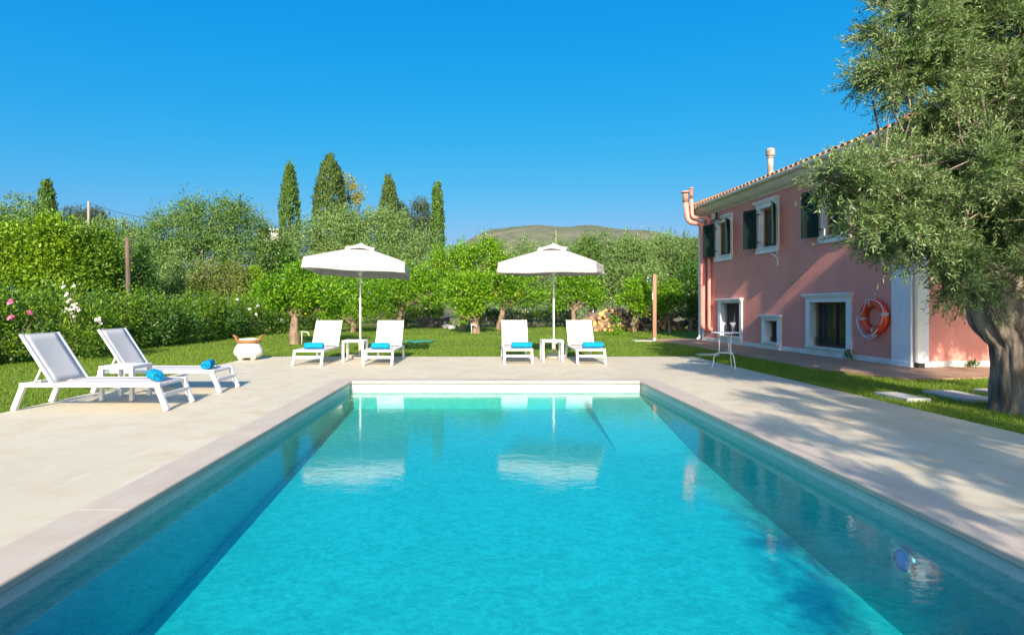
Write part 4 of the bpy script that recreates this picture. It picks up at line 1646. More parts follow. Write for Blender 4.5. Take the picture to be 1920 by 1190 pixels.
tree('citrus_tree', 'broad citrus tree with a low spreading crown between the two parasols, nearer the tilted one', 'citrus tree', (-4.55, 31.2, -.05),
     [blob(740, 548, 31.2, 1.1, .85), blob(790, 545, 31.4, 1.0, .85), blob(765, 525, 31.6, 1.1, .8), blob(820, 550, 31.2, .7, .7), blob(705, 562, 31, .6, .5)],
     7000, .125, .5, 'leaf_citrus', 23, 'bark_pale', r0=.15, group=CG, cs=.26, fork=.1)
tree('citrus_tree', 'bright citrus tree with thick pale trunk in the middle of the lawn edge', 'citrus tree', P(893, 624, 27.4).to_tuple()[:2] + (-.05,),
     [blob(875, 553, 27.4, 1.0, .75), blob(895, 528, 27.4, .8, .6), blob(850, 535, 27.6, .6, .5), blob(885, 578, 27.2, .5, .35), blob(862, 592, 27.1, .2, .2), blob(910, 560, 27.3, .45, .4)],
     6600, .12, .5, 'leaf_citrus_lt', 24, 'bark_pale', r0=.20, group=CG, cs=.20, fork=-.10)
tree('citrus_tree', 'tall bright yellow-green citrus tree rising left of the straight parasol', 'citrus tree', (-1.0, 31.5, -.05),
     [blob(850, 500, 31.5, 1.2, 1.1), blob(905, 490, 31.5, 1.2, 1.1), blob(925, 475, 31.6, .8, .8), blob(820, 515, 31.5, 1.0, .9), blob(870, 480, 31.8, .9, .8), blob(910, 458, 31.6, .45, .5), blob(830, 482, 31.6, .6, .5), blob(880, 540, 31.3, 1.2, 1.0), blob(940, 500, 31.6, .6, .7)],
     11500, .125, .5, 'leaf_citrus_lt', 25, 'bark_pale', r0=.17, group=CG, cs=.26, fork=.2)
tree('citrus_tree', 'citrus tree with orange fruit left of the straight parasol pole', 'citrus tree', (1.08, 32.5, -.05),
     [blob(945, 545, 32.5, 1.0, .85), blob(985, 550, 32.4, .9, .8), blob(965, 530, 32.8, 1.0, .7), blob(1005, 555, 32.6, .55, .5), blob(920, 530, 32.8, .6, .5)],
     6200, .125, .5, 'leaf_citrus', 26, 'bark_pale', r0=.15, group=CG, cs=.26, fork=.0)
tree('citrus_tree', 'citrus tree with forked ochre trunk right of the straight parasol pole', 'citrus tree', (5.6, 34.0, -.05),
     [blob(1060, 545, 34, 1.1, .9), blob(1100, 545, 34.2, .95, .85), blob(1075, 525, 34.2, 1.1, .8), blob(1120, 560, 34.3, .5, .5), blob(1040, 565, 33.8, .5, .5)],
     6600, .13, .5, 'leaf_citrus', 27, 'bark_pale', r0=.15, group=CG, cs=.26, fork=.0)
tree('citrus_tree', 'young thin-stemmed citrus tree in front of the firewood pile', 'citrus tree', (7.75, 28.2, -.05),
     [blob(1190, 555, 28.0, .65, .6), blob(1165, 560, 28.2, .35, .35), blob(1205, 575, 28.0, .4, .35), blob(1188, 535, 28.2, .45, .4), blob(1208, 550, 28.2, .4, .4)],
     3300, .115, .5, 'leaf_citrus_lt', 28, 'bark_pale', r0=.045, group=CG, cs=.18, fork=-.75, limbs=4)
tree('citrus_tree', 'small citrus tree just right of the shower post', 'citrus tree', (9.7, 28.6, -.05),
     [blob(1245, 560, 28.6, .6, .55), blob(1258, 545, 28.8, .55, .5), blob(1240, 585, 28.6, .3, .3)],
     2800, .115, .5, 'leaf_citrus', 29, 'bark_pale', r0=.07, group=CG, cs=.18, fork=-.3)
tree('citrus_tree', 'dark green citrus tree beside the far corner of the pink house', 'citrus tree', (10.9, 29.0, -.05),
     [blob(1290, 545, 29, .95, .9), blob(1305, 520, 29, .8, .7), blob(1282, 575, 28.8, .6, .5), blob(1318, 565, 29, .8, .8)],
     6000, .12, .5, 'leaf_dark', 30, 'bark', r0=.10, group=CG, cs=.22, fork=-.1)
tree('sapling', 'small yellow-green sapling in front of the firewood pile', 'sapling', P(1154, 629, 25).to_tuple()[:2] + (-.05,),
     [blob(1152, 606, 25, .20, .24), blob(1158, 624, 25, .28, .12), blob(1150, 627, 25, .2, .1)], 520, .10, .45, 'leaf_citrus_lt', 31, 'bark_pale', r0=.03, cs=.08, per=8, fork=-.05, limbs=2)
# oranges on the fruiting tree
fr = bpy.data.objects
ct = [o for o in COL.objects if o.get('label', '').startswith('citrus tree with orange fruit')][0]
mb = MB()
random.seed(3)
for k in range(9):
    p = P(random.uniform(915, 1010), random.uniform(525, 565), 31.75 + random.uniform(-.2, .3)) - Vector(ct.location)
    mb.lathe([(.001, -.045), (.032, -.033), (.046, 0), (.032, .033), (.001, .045)], 8, p)
mb.build('fruit', M['fruit'], ct)

# white garden taps by two of the trunks
for k, (px, Y, lab) in enumerate(((566, 19.2, 'white garden tap beside the forked citrus trunk'), (884, 27.0, 'white garden tap at the foot of the thick pale citrus trunk'))):
    p = P(px, 640, Y)
    t = empty('garden_tap', (p.x, Y, -.04), 0, lab, 'tap')
    mb = MB()
    mb.tube([(0, 0, 0), (0, 0, .42), (.05, 0, .46), (.20, 0, .44), (.26, -.02, .32)], .018, 8)
    mb.build('pipe', M['white'], t)
    mb = MB()
    mb.box(-.04, .08, -.03, .03, .44, .49)
    mb.build('handle', M['chrome'], t)

# ---- olives behind
OG = 'olive trees beyond the garden'
tree('olive_tree', 'large rounded grey-green olive tree left of the tall left cypress', 'olive tree', (-18.0, 34, -.05),
     [blob(400, 420, 34, 2.0, 1.7), blob(340, 440, 34, 2.0, 1.6), blob(290, 450, 34.5, 1.2, 1.3), blob(450, 430, 34.5, 1.5, 1.5), blob(380, 490, 33, 2.3, 1.6), blob(300, 505, 33.5, 1.7, 1.5), blob(460, 490, 33.5, 1.6, 1.5), blob(430, 395, 34.5, .9, .8), blob(355, 393, 34.5, .7, .6), blob(480, 425, 35, .8, .9), blob(510, 455, 35.5, 1.1, .9)],
     21000, .15, .34, 'leaf_olive_dk', 41, r0=.3, group=OG, cs=.36, fork=.6)
tree('olive_tree', 'pale olive tree directly behind the tilted parasol', 'olive tree', (-11.5, 42, -.05),
     [blob(620, 450, 42, 2.3, 1.9), blob(580, 470, 42, 1.6, 1.7), blob(660, 430, 42.5, 1.7, 1.4), blob(600, 520, 41, 2.2, 1.8), blob(660, 500, 41, 2.2, 1.8), blob(560, 520, 41, 1.5, 1.4), blob(640, 408, 43, 1.0, .8)],
     16000, .17, .34, 'leaf_olive', 42, r0=.3, group=OG, cs=.40, fork=.6)
tree('olive_tree', 'pale olive tree between the tilted parasol and the thin right cypress', 'olive tree', (-6.0, 43, -.05),
     [blob(720, 440, 43, 2.2, 1.8), blob(765, 460, 43, 1.8, 1.7), blob(700, 490, 42, 2.2, 1.9), blob(760, 510, 42, 2.0, 1.7), blob(790, 495, 43, 1.2, 1.4), blob(735, 412, 43.5, 1.0, .8)],
     15000, .17, .34, 'leaf_olive', 43, r0=.3, group=OG, cs=.40, fork=.6)
tree('olive_tree', 'olive tree peeping out left of the straight parasol top', 'olive tree', (3.6, 46, -.05),
     [blob(985, 485, 46, 1.5, 1.5), blob(1000, 520, 45, 2.0, 1.6), blob(960, 515, 45, 1.4, 1.3), blob(1045, 480, 46, 1.5, 1.3)],
     8500, .17, .34, 'leaf_olive', 44, r0=.25, group=OG, cs=.38, fork=.6)
tree('olive_tree', 'darker olive tree just right of the straight parasol', 'olive tree', (8.3, 41, -.05),
     [blob(1105, 475, 41, 1.2, 1.3), blob(1090, 500, 41, 1.3, 1.4), blob(1115, 530, 40.5, 1.6, 1.5), blob(1120, 455, 41, .7, .7)],
     9000, .16, .34, 'leaf_olive_dk', 45, r0=.25, group=OG, cs=.34, fork=.6)
tree('olive_tree', 'pale feathery olive tree above the firewood pile left of the shower', 'olive tree', (11.0, 40, -.05),
     [blob(1165, 490, 40, 1.5, 1.5), blob(1190, 480, 40, 1.3, 1.3), blob(1165, 535, 39.5, 1.8, 1.5), blob(1205, 530, 39.5, 1.4, 1.5), blob(1180, 462, 40.3, .6, .6)],
     11000, .16, .34, 'leaf_olive', 46, r0=.25, group=OG, cs=.34, fork=.6)
tree('olive_tree', 'pale feathery olive tree behind the shower post', 'olive tree', (13.8, 42, -.05),
     [blob(1245, 480, 42, 1.6, 1.5), blob(1225, 500, 42, 1.3, 1.4), blob(1250, 530, 41.5, 1.9, 1.6), blob(1275, 500, 42, 1.1, 1.2), blob(1240, 458, 42.3, .7, .6)],
     11000, .16, .34, 'leaf_olive', 47, r0=.25, group=OG, cs=.34, fork=.6)
tree('olive_tree', 'olive tree partly hidden by the far corner of the pink house', 'olive tree', (15.5, 39, -.05),
     [blob(1302, 478, 39, 1.2, 1.3), blob(1330, 500, 39, 1.6, 1.6), blob(1300, 520, 38.5, 1.2, 1.3), blob(1345, 470, 39, 1.3, 1.2)],
     8000, .16, .34, 'leaf_olive_dk', 48, r0=.25, group=OG, cs=.34, fork=.6)
tree('olive_tree', 'grey-green olive top at the left edge beside the short cypress', 'olive tree', (-32, 40, -.05),
     [blob(40, 400, 40, 1.3, 1.2), blob(10, 420, 40, 1.4, 1.2), blob(70, 430, 40, 1.5, 1.2), blob(20, 470, 39.5, 2.2, 1.8), blob(120, 455, 40, 1.8, 1.5)],
     9000, .17, .34, 'leaf_olive', 49, r0=.25, group=OG, cs=.36, fork=.6)
tree('olive_tree', 'small grey olive between the wooden post and the large rounded olive', 'olive tree', (-24, 36, -.05),
     [blob(215, 445, 36, 1.4, 1.3), blob(245, 460, 36, 1.3, 1.3), blob(190, 470, 36, 1.4, 1.3), blob(262, 490, 35.5, 1.4, 1.4), blob(225, 505, 35.5, 1.6, 1.4)],
     9000, .15, .34, 'leaf_olive', 50, r0=.2, group=OG, cs=.32, fork=.6)
# dark dense tree between the big olive and the parasol
tree('bay_tree', 'dark dense tree in the gap below the tall left cypress', 'bay tree', (-13.2, 35, -.05),
     [blob(515, 485, 35, 1.1, 1.0), blob(500, 520, 34.5, 1.2, 1.2), blob(535, 515, 34.5, 1.0, 1.1)], 6500, .14, .42, 'leaf_dark', 51, r0=.18, cs=.28, fork=.4)

# ---- yellow-green bushes on the left behind the hedge
LG = 'yellow-green shrubs behind the left hedge'
tree('tall_shrub', 'bright yellow-green shrub at the left edge behind the hedge', 'shrub', (-18.6, 21, -.05),
     [blob(30, 470, 21, 1.2, 1.1), blob(-30, 480, 21, 1.2, 1.1), blob(20, 530, 20.6, 1.2, 1.0), blob(60, 440, 21.4, .7, .6), blob(-20, 430, 21.5, .8, .6), blob(70, 510, 20.8, .8, .8)], 8500, .12, .45, 'leaf_yellow', 52, r0=.08, group=LG, cs=.24, fork=.2)
tree('tall_shrub', 'bright yellow-green shrub below the short left cypress', 'shrub', (-16.4, 21.5, -.05),
     [blob(105, 450, 21.5, .9, .8), blob(85, 490, 21.2, 1.0, .9), blob(130, 490, 21.5, .9, .9), blob(105, 530, 21, 1.1, .8), blob(90, 428, 21.8, .5, .45)], 7500, .12, .45, 'leaf_yellow', 53, r0=.08, group=LG, cs=.24, fork=.2)
tree('tall_shrub', 'green shrub with golden low leaves left of the wooden post', 'shrub', (-15.2, 22, -.05),
     [blob(160, 465, 22, .9, .8), blob(180, 495, 22, .9, .8), blob(150, 525, 21.6, 1.0, .8), blob(175, 540, 21.4, .6, .5)], 6500, .12, .45, 'leaf_hedge', 54, r0=.08, group=LG, cs=.24, fork=.2)
for k, (px, py, Y, h_, lab) in enumerate(((205, 470, 23, 2.6, 'young conifer just left of the weathered wooden post'), (268, 485, 24, 2.4, 'young dark conifer just right of the weathered wooden post'), (325, 495, 27, 2.6, 'young pale conifer in front of the large rounded olive'))):
    b = P(px, 575, Y)
    tree('young_conifer', lab, 'conifer', (b.x, Y, -.05), [(b.x, Y, .8 + h_ * .35 * j, .85 - .2 * j, .85 - .2 * j, h_ * .25) for j in range(4)],
         4200, .13, .3, ['leaf_hedge', 'leaf_dark', 'leaf_olive'][k], 60 + k, r0=.06, group='young conifers behind the hedge', cs=.2, fork=.1)
for k, (px, py, Y, lab) in enumerate(((385, 525, 30, 'dry yellowish bush in front of the large rounded olive, nearer the conifers'), (430, 525, 31, 'dry yellowish bush in front of the large rounded olive, nearer the citrus'), (470, 530, 32, 'low golden bush beside the forked citrus crown'))):
    b = P(px, py, Y)
    tree('dry_bush', lab, 'bush', (b.x, Y, -.05), [(b.x, Y, b.z, .8, .7, .9), (b.x + .5, Y, b.z - .8, .8, .7, .8), (b.x - .5, Y, b.z - .9, .7, .7, .8)], 2600, .12, .4, 'leaf_yellow' if k == 2 else 'leaf_dry', 64 + k, r0=.05, group='dry bushes', cs=.24, fork=.1)

# weathered post rising behind the hedge
mb = MB()
b = P(240, 500, 22)
mb.tube([(0, 0, -.1), (.02, 0, 1.5), (.0, 0, 3.0), (-.03, 0, 4.0)], [.10, .095, .09, .085], 14, jit=.06, ridge=.03)
o = mb.build('wooden_post', M['grey_wood'])
o.location = (b.x, 22, 0)
tag(o, 'tall weathered wooden post rising behind the left hedge', 'post')


# ---- left hedge: an uneven run of leafy shoots
def hedge(name, label, path, h_, thick, n, leaf, mat, seed, asp=.48):
    rng = np.random.default_rng(seed)
    path = np.array(path, float)
    seg = np.linalg.norm(np.diff(path, axis=0), axis=1)
    cum = np.concatenate([[0], np.cumsum(seg)])
    ncl = n // 12
    s = rng.random(ncl) * cum[-1]
    x = np.interp(s, cum, path[:, 0])
    y = np.interp(s, cum, path[:, 1])
    hh = h_ * (1 + .10 * np.sin(s * 1.7 + seed) + .08 * np.sin(s * 4.3 + 1) + .05 * np.sin(s * 9.1))
    # bulging cross-section, denser at its skin
    a = rng.random(ncl) * math.pi
    rr = .55 + .45 * rng.random(ncl) ** .5
    off = np.cos(a) * rr * thick / 2
    z = np.clip(.06 + (np.sin(a) ** .55) * rr * hh, .05, None)
    low = rng.random(ncl) < .35
    z = np.where(low, rng.random(ncl) * hh * .7, z)
    off = np.where(low, np.sign(rng.random(ncl) - .3) * thick / 2 * (.75 + .25 * rng.random(ncl)), off)
    dx = np.gradient(np.interp(np.sort(s), cum, path[:, 0]))
    k = np.clip(np.searchsorted(cum, s) - 1, 0, len(seg) - 1)
    t_ = (path[k + 1] - path[k]) / seg[k][:, None]
    nx_, ny_ = t_[:, 1], -t_[:, 0]
    c = np.stack([x + nx_ * off, y + ny_ * off, z], 1)
    per = 12
    pos = np.repeat(c, per, 0) + rng.normal(size=(ncl * per, 3)) * .10
    pos[:, 2] = np.clip(pos[:, 2], .02, None)
    out = np.stack([nx_ * off, ny_ * off, (z - h_ * .4)], 1)
    out = np.repeat(unit(out), per, 0)
    d = out + rng.normal(size=pos.shape) * .8 + np.array([0, 0, .35])
    L = leaf * (.65 + .7 * rng.random(len(pos)))
    o = leaves(name, pos, d, L, L * asp, M[mat], rng, nor=out * .7 + rng.normal(size=pos.shape) * .7 + np.array([0, -.3, .4]))
    return tag(o, label, 'hedge')


HP = [(-11.6, 7.5), (-11.45, 12), (-11.2, 16), (-11.0, 20), (-10.8, 24), (-10.2, 29), (-9.6, 33)]
hedge('hedge', 'long leafy green hedge along the left side of the lawn', HP, 1.62, 1.3, 60000, .085, 'leaf_hedge', 71)
hedge('hedge', 'low hedge across the back of the lawn behind the tilted parasol', [(-9.6, 36.5), (-6, 36.8), (-2.4, 36.5)], 1.35, 1.1, 12000, .11, 'leaf_hedge', 72)
hedge('hedge', 'dark low undergrowth along the fence behind the straight parasol', [(-1.0, 36.6), (2, 36.8), (6.2, 36.6)], .95, .9, 9000, .11, 'leaf_dark', 73)
# darker bushes growing in the hedge
for k, (px, py, Y, mat, lab) in enumerate(((300, 590, 18.6, 'leaf_dark', 'dark glossy bush bulging from the middle of the left hedge'), (430, 585, 23.5, 'leaf_dark', 'dark oleander bush with a few white flowers at the far end of the left hedge'))):
    b = P(px, py, Y)
    tree('bush', lab, 'bush', (b.x, Y, -.05), [(b.x, Y, .55, .75, .9, .6), (b.x + .1, Y - .8, .6, .6, .8, .55), (b.x, Y + .9, .65, .7, .9, .6)], 4200, .10, .4, mat, 75 + k, r0=.05, cs=.16, fork=-.1)


def flower(mb, c, r, rng_):
    c = Vector(c)
    for k in range(7):
        a, e_ = rng_.uniform(0, 6.28), rng_.uniform(-.3, 1.3)
        d = Vector((math.cos(a) * math.cos(e_), math.sin(a) * math.cos(e_), math.sin(e_)))
        u = d.cross(Vector((.3, .2, 1))).normalized() * r * .55
        w_ = d.cross(u).normalized() * r * .5
        p = c + d * r * .55
        mb.add([p - u, p - w_ + d * r * .2, p + u, p + w_ + d * r * .2], [(0, 1, 2, 3)])
        mb.add([c - u * .7, c + u * .7, p + u * .9 + d * r * .25, p - u * .9 + d * r * .25], [(0, 1, 2, 3)])


rb_ = random.Random(5)
b = P(25, 600, 12.9)
t = tree('rose_bush', 'rose bush with pink blooms at the left edge in front of the hedge', 'rose bush', (b.x, 12.9, -.05),
         [(b.x, 12.9, 1.0, .7, .6, .6), (b.x - .7, 13, 1.1, .7, .6, .6), (b.x + .5, 12.8, .75, .5, .5, .55), (b.x - .3, 12.7, .5, .8, .6, .5)], 4200, .075, .55, 'leaf_hedge', 81, r0=.03, cs=.14, fork=-.1)
mb = MB()
for px, py in ((20, 567), (21, 597), (55, 588)):
    c = P(px, py, 12.15) - Vector(t.location)
    for q in range(3):
        flower(mb, c + Vector((rb_.uniform(-.02, .02), 0, rb_.uniform(-.02, .02))), .07, rb_)
mb.build('blossom', M['petal_pink'], t)
b = P(140, 590, 13.9)
t = tree('oleander_bush', 'white flowering oleander behind the closest sideways loungers', 'oleander', (b.x, 13.9, -.05),
         [(b.x, 13.9, 1.0, .55, .5, .65), (b.x + .5, 13.8, .75, .5, .5, .55), (b.x - .1, 13.9, 1.55, .22, .2, .35), (b.x + .2, 13.6, .5, .7, .5, .45)], 3600, .11, .22, 'leaf_hedge', 82, r0=.03, cs=.14, up=.9, fork=-.1)
mb = MB()
for px, py, q in ((125, 553, 3), (128, 566, 3), (140, 572, 6), (136, 580, 5), (147, 580, 4), (124, 580, 3), (137, 592, 3), (182, 599, 5), (185, 605, 4), (138, 535, 1), (124, 541, 2)):
    for _ in range(q):
        c = P(px + rb_.uniform(-6, 6), py + rb_.uniform(-4, 4), 13.25 + rb_.uniform(-.1, .1)) - Vector(t.location)
        flower(mb, c, .05, rb_)
mb.build('blossom', M['petal_white'], t)
t = [o for o in COL.objects if o.get('label', '').startswith('dark oleander')][0]
mb = MB()
for px, py in ((468, 580), (484, 573), (528, 600), (402, 568), (445, 562), (480, 590)):
    c = P(px, py, 22.6) - Vector(t.location)
    flower(mb, c, .08, rb_)
mb.build('blossom', M['petal_white'], t)

# ---- cypresses and other tall trees far behind
def cypress(px, top, bot, width, Y, mat, seed, label, n=9000, bulge=.35, lean=0, blunt=False):
    b = P(px, 575, Y)
    ht = H + (575 - top) * Y / F
    w = width * Y / F / 2
    t = empty('cypress', (b.x, Y, -.1), 0, label, 'cypress', 'cypresses on the skyline')
    rng = np.random.default_rng(seed)
    ncl = n // 10
    q = rng.random(ncl) ** .8
    prof_ = np.sin(np.clip((1 - q) * 1.02, 0, 1) ** (.75) * math.pi * (1 - bulge * .42)) ** .85
    prof_ = prof_ / prof_.max()
    if blunt:
        prof_ = np.clip((1 - q) * 9, 0, 1) ** .6 * (.42 + .58 * np.clip((1 - q) / .38, 0, 1) ** .8)
    a = rng.random(ncl) * 2 * math.pi
    lump = 1 + .10 * np.sin(a * 3 + q * 17 + seed) + .08 * np.sin(a * 5 - q * 31)
    r = w * prof_ * lump * (.7 + .3 * rng.random(ncl) ** .4)
    z = q * ht * .985
    c = np.stack([np.cos(a) * r + lean * z, np.sin(a) * r, z], 1)
    pos = np.repeat(c, 10, 0) + rng.normal(size=(ncl * 10, 3)) * np.array([.10, .10, .24]) * (Y / 60)
    out = np.repeat(np.stack([np.cos(a), np.sin(a), 0 * a], 1), 10, 0)
    d = out * .45 + np.array([0, 0, 1.0]) + rng.normal(size=pos.shape) * .35
    L = .32 * (Y / 60) * (.6 + .8 * rng.random(len(pos)))
    leaves('crown', pos, d, L, L * .38, M[mat], rng, t, nor=out + rng.normal(size=pos.shape) * .5)
    mb = MB()
    mb.tube([(0, 0, 0), (lean * ht * .4, 0, ht * .4), (lean * ht * .93, 0, ht * .93)], [.28, .18, .03], 8)
    mb.build('trunk', M['bark'], t)
    return t


cypress(543, 305, 460, 35, 60, 'leaf_cypress', 91, 'tall bright green cypress left of the broad one', 9000)
cypress(619, 292, 420, 64, 64, 'leaf_cypress_b', 92, 'broad brownish cypress, the widest and tallest on the skyline', 17000, bulge=.25, blunt=True)
cypress(729, 331, 420, 36, 66, 'leaf_cypress_b', 93, 'pointed olive-brown cypress right of the broad one', 9000, bulge=.1)
cypress(820, 343, 470, 22, 58, 'leaf_cypress', 94, 'slender cypress standing alone at the right', 7000)
cypress(88, 337, 420, 36, 70, 'leaf_cypress', 95, 'short rounded cypress at the far left', 7000)
tree('mimosa_tree', 'yellow-leaved tree behind the right side of the broad cypress', 'tree', (-15.6, 68, -.1),
     [blob(662, 362, 68, 1.3, 1.0), blob(650, 340, 68, .7, .6), blob(668, 378, 68, .9, .7), blob(648, 400, 68, 1.2, 1.2), blob(660, 430, 68, 1.5, 1.5)], 4200, .26, .4, 'leaf_mimosa', 96, r0=.2, cs=.35, fork=.3)
tree('pine_tree', 'dark ragged pine between the pointed and the slender cypress', 'pine', (-7.6, 70, -.1),
     [blob(787, 405, 70, 1.4, 1.6), blob(775, 425, 70, 1.0, 1.0), blob(800, 425, 70, 1.0, 1.1), blob(788, 385, 70, .8, .7), blob(785, 455, 70, 1.6, 1.6)], 4200, .26, .3, 'leaf_pine', 97, r0=.2, cs=.38, fork=.4, per=10)
tree('pine_tree', 'small dark pine leaning against the pointed cypress', 'pine', (-10.3, 70, -.1),
     [blob(750, 395, 70, .7, .8), blob(756, 410, 70, .6, .6), blob(745, 425, 70, 1.0, 1.0)], 1800, .26, .3, 'leaf_pine', 98, r0=.15, cs=.3, fork=.3, per=10)
tree('pine_tree', 'dark flat-topped pine behind the utility pole at the left', 'pine', (-56, 80, -.1),
     [blob(140, 400, 80, 1.4, .6), blob(150, 412, 80, 1.6, .8), blob(180, 402, 80, 1.3, .6), blob(192, 415, 80, 1.2, .5), blob(165, 420, 80, 2.2, .9), blob(165, 445, 80, 2.2, 1.6)], 4200, .3, .3, 'leaf_pine', 99, r0=.25, cs=.4, fork=.4, per=10)

# ---- far wood filling the ground between the trees and the horizon
rng = np.random.default_rng(120)
bl = []
for k in range(150):
    Y = rng.uniform(52, 120)
    px = rng.uniform(-80, 1420)
    x = (px - X0) * Y / F
    hh = rng.uniform(1.6, 3.0) * (1.0 if Y < 80 else 1.25) * (.72 if px > 830 else 1)
    bl.append((x, Y, hh * .9, hh * 1.25, hh, hh * 1.0))
pos, out = crown_pts(rng, bl, 4200, 12, .55, .6)
pos[:, 2] = np.clip(pos[:, 2], .05, None)
L = .36 * (.6 + .8 * rng.random(len(pos)))
d = out + rng.normal(size=pos.shape) * .8 + np.array([0, 0, .3])
tag(leaves('wood', pos, d, L, L * .5, M['grass_far'], rng, nor=out + rng.normal(size=pos.shape) * .6), 'far olive grove beyond the garden trees', 'wood', None, 'stuff')

# ---- utility poles, wires, distant house
def pole(px, top, Y, r, label):
    b = P(px, 575, Y)
    ht = H + (575 - top) * Y / F
    t = empty('utility_pole', (b.x, Y, -.1), 0, label, 'utility pole')
    mb = MB()
    mb.tube([(0, 0, 0), (0, 0, ht / 2), (0, 0, ht)], [r, r * .85, r * .7], 10)
    mb.build('pole', M['pole_far'], t)
    return t


t = pole(166, 376, 72, .19, 'pale utility pole carrying a wire above the left shrubs')
hp = P(166, 380, 72)
mb = MB()
for px, py, Y, sg in ((60, 405, 80, .8), (300, 412, 70, .35)):
    e_ = P(px, py, Y)
    pts = [hp.lerp(e_, q) - Vector((0, 0, sg * math.sin(math.pi * q))) for q in np.linspace(0, 1, 14)]
    mb.tube([p_ - Vector(t.location) for p_ in pts], .028, 5)
mb.build('wire', M['black'], t)
pole(1042, 431, 60, .14, 'thin reddish pole showing above the straight parasol top')

bh = P(498, 575, 95)
t = empty('distant_house', (bh.x, 95, -.1), 0, 'small white house far behind the left cypress', 'house')
zt_ = H + (575 - 432) * 95 / F
mb = MB()
mb.box(-1.4, 3.2, 0, 6, 0, zt_)
mb.build('wall', M['far_wall'], t)
mb = MB()
mb.add([(-1.7, -.3, zt_ + .005), (3.5, -.3, zt_ + .005), (3.5, 6.3, zt_ + .005), (-1.7, 6.3, zt_ + .005), (-1.7, 3, zt_ + .9), (3.5, 3, zt_ + .9)], [(0, 1, 5, 4), (2, 3, 4, 5), (0, 4, 3), (1, 2, 5), (0, 3, 2, 1)])
mb.build('roof', M['far_wall'], t)
mb = MB()
mb.tube([(-.9, 1, zt_), (-.9, 1, zt_ + 2.6)], .05, 6)
mb.tube([(-.9, 1, zt_ + 2.5), (-1.6, 1, zt_ + 2.6)], .04, 6)
mb.build('antenna', M['chrome'], t)

# ---- low stone wall and wire fence behind the lawn
mb = MB()
random.seed(40)
x = -4.0
while x < -2.0:
    z = -.05
    while z < .5:
        w_, h_ = random.uniform(.2, .4), random.uniform(.12, .2)
        mb.box(x, x + w_ - .012, 35.4 + random.uniform(0, .05), 35.75, z, z + h_ - .008)
        z += h_
    x += w_
o = mb.build('stone_wall', M['stone_wall'], bevel=.02)
tag(o, 'short low grey stone wall at the back of the lawn between the parasols', 'wall')
for k, (px, py, Y, r_, lab) in enumerate(((838, 611, 34, .26, 'pale boulder at the right end of the low stone wall'), (848, 614, 33, .2, 'small pale rock in the grass right of the low stone wall'))):
    b = P(px, py, Y)
    mb = MB()
    rr = random.Random(k)
    mb.lathe([(.001, -.1), (r_ * .9, -.05), (r_, r_ * .35), (r_ * .75, r_ * .75), (.001, r_ * .95)], 11, fn=lambda r, z, a: r * (1 + .18 * math.sin(a * 2 + k) + .12 * math.sin(a * 3.7 + z * 9)))
    o = mb.build('boulder', M['flagstone'], smooth=False)
    o.location = (b.x, Y, 0)
    tag(o, lab, 'boulder')
fence = empty('wire_fence', (-1.2, 37.6, -.05), 0, 'thin green wire fence on posts behind the lawn', 'fence')
for k in range(5):
    mb = MB()
    mb.tube([(k * 2.2, 0, 0), (k * 2.2, 0, 1.55)], .028, 8)
    mb.build('post', M['chrome'], fence)
mb = MB()
for z in (.1, .4, .7, 1.0, 1.3, 1.5):
    mb.bar((0, -.03, z), (8.8, -.03, z), .006, .006)
for k in range(89):
    mb.bar((k * .1, -.03, .1), (k * .1, -.03, 1.5), .004, .004)
mb.build('wire_mesh', M['grille'], fence)
fence = empty('wire_fence', (-12.75, 9.0, -.05), 0, 'thin wire fence just behind the left hedge', 'fence')
for k in range(8):
    mb = MB()
    mb.tube([(.1 * k, k * 3.0, 0), (.1 * k, k * 3.0, 1.85)], .025, 8)
    mb.build('post', M['chrome'], fence)
mb = MB()
for z in (1.0, 1.2, 1.4, 1.6, 1.8):
    mb.bar((-.03, 0, z), (.67, 21, z), .005, .005)
for k in range(160):
    mb.bar((-.03 + .7 * k / 160, 21 * k / 160, 1.0), (-.03 + .7 * k / 160, 21 * k / 160, 1.8), .004, .004)
mb.build('wire_mesh', M['chrome'], fence)

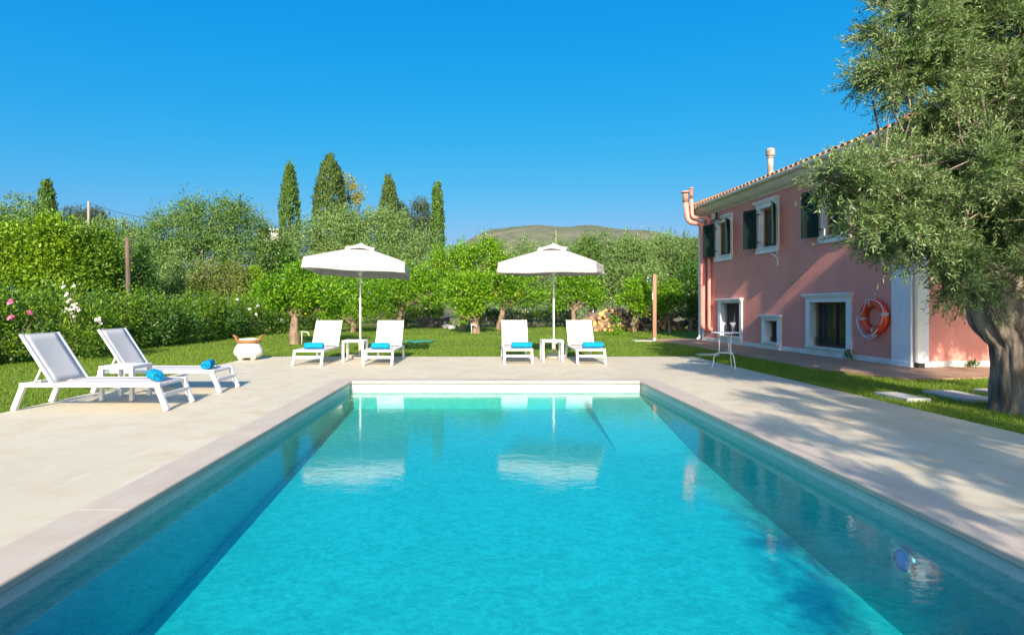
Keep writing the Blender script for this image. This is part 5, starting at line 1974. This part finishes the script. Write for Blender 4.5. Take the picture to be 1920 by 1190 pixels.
# ---- small weeds at the foot of the house wall
for k, (u, h_, lab) in enumerate(((1.62, .22, 'small weed growing at the foot of the largest lower window'), (-1, .14, 'tiny weed at the foot of the near end wall of the house'))):
    p = hm @ (Vector((-.16, u, 0)) if u > 0 else Vector((1.25, -.14, 0)))
    tree('weed', lab, 'weed', (p.x, p.y, -.03), [(p.x, p.y, h_ * .5, .07, .07, h_ * .5)], 160, .055, .35, 'leaf_dark', 130 + k, r0=.006, cs=.03, per=8, fork=-.1, limbs=2, up=.8)

# ---- firewood pile: every split log its own object
rnd = random.Random(77)
protos = []
for k in range(5):
    mb = MB()
    nn = [5, 4, 3, 6, 4][k]
    poly = []
    for i in range(nn):
        a = 2 * math.pi * (i + rnd.uniform(-.2, .2)) / nn
        r_ = rnd.uniform(.10, .165)
        poly.append((r_ * math.cos(a), r_ * math.sin(a)))
    L_ = rnd.uniform(.34, .46)
    m_ = len(poly)
    vs = [(a * .97, -L_ / 2, c) for a, c in poly] + [(a, L_ / 2, c * 1.03) for a, c in poly]
    mb.add(vs, [tuple(range(m_))], 0)
    mb.add(vs, [tuple(range(2 * m_ - 1, m_ - 1, -1))], 0)
    mb.add(vs, [(i, i + m_, (i + 1) % m_ + m_, (i + 1) % m_) for i in range(m_)], 1)
    protos.append(mb)
meshes = []
first = True
for k in range(230):
    px = rnd.uniform(1097, 1314)
    prof_h = np.interp(px, [1095, 1115, 1150, 1180, 1215, 1250, 1290, 1320], [.35, .75, 1.22, 1.15, 1.12, 1.08, .98, .9])
    Y = 30.2 + rnd.uniform(-.25, .5)
    x = (px - X0) * Y / F
    z = rnd.random() ** .9 * prof_h
    Y += .55 * z
    j = k % 5
    if k < 5:
        o = protos[j].build('log', [M['logend'], M['logbark']])
        meshes.append(o)
    else:
        o = meshes[j].copy()
        COL.objects.link(o)
    o.location = (x, Y, max(.02, z))
    o.rotation_euler = (rnd.uniform(-.5, .5), rnd.uniform(0, 6.28), rnd.gauss(0, .7))
    s = rnd.uniform(.75, 1.35)
    o.scale = (s, s, s)
    tag(o, 'split log in the firewood pile at the back of the lawn left of the house', 'log', 'logs of the firewood pile')
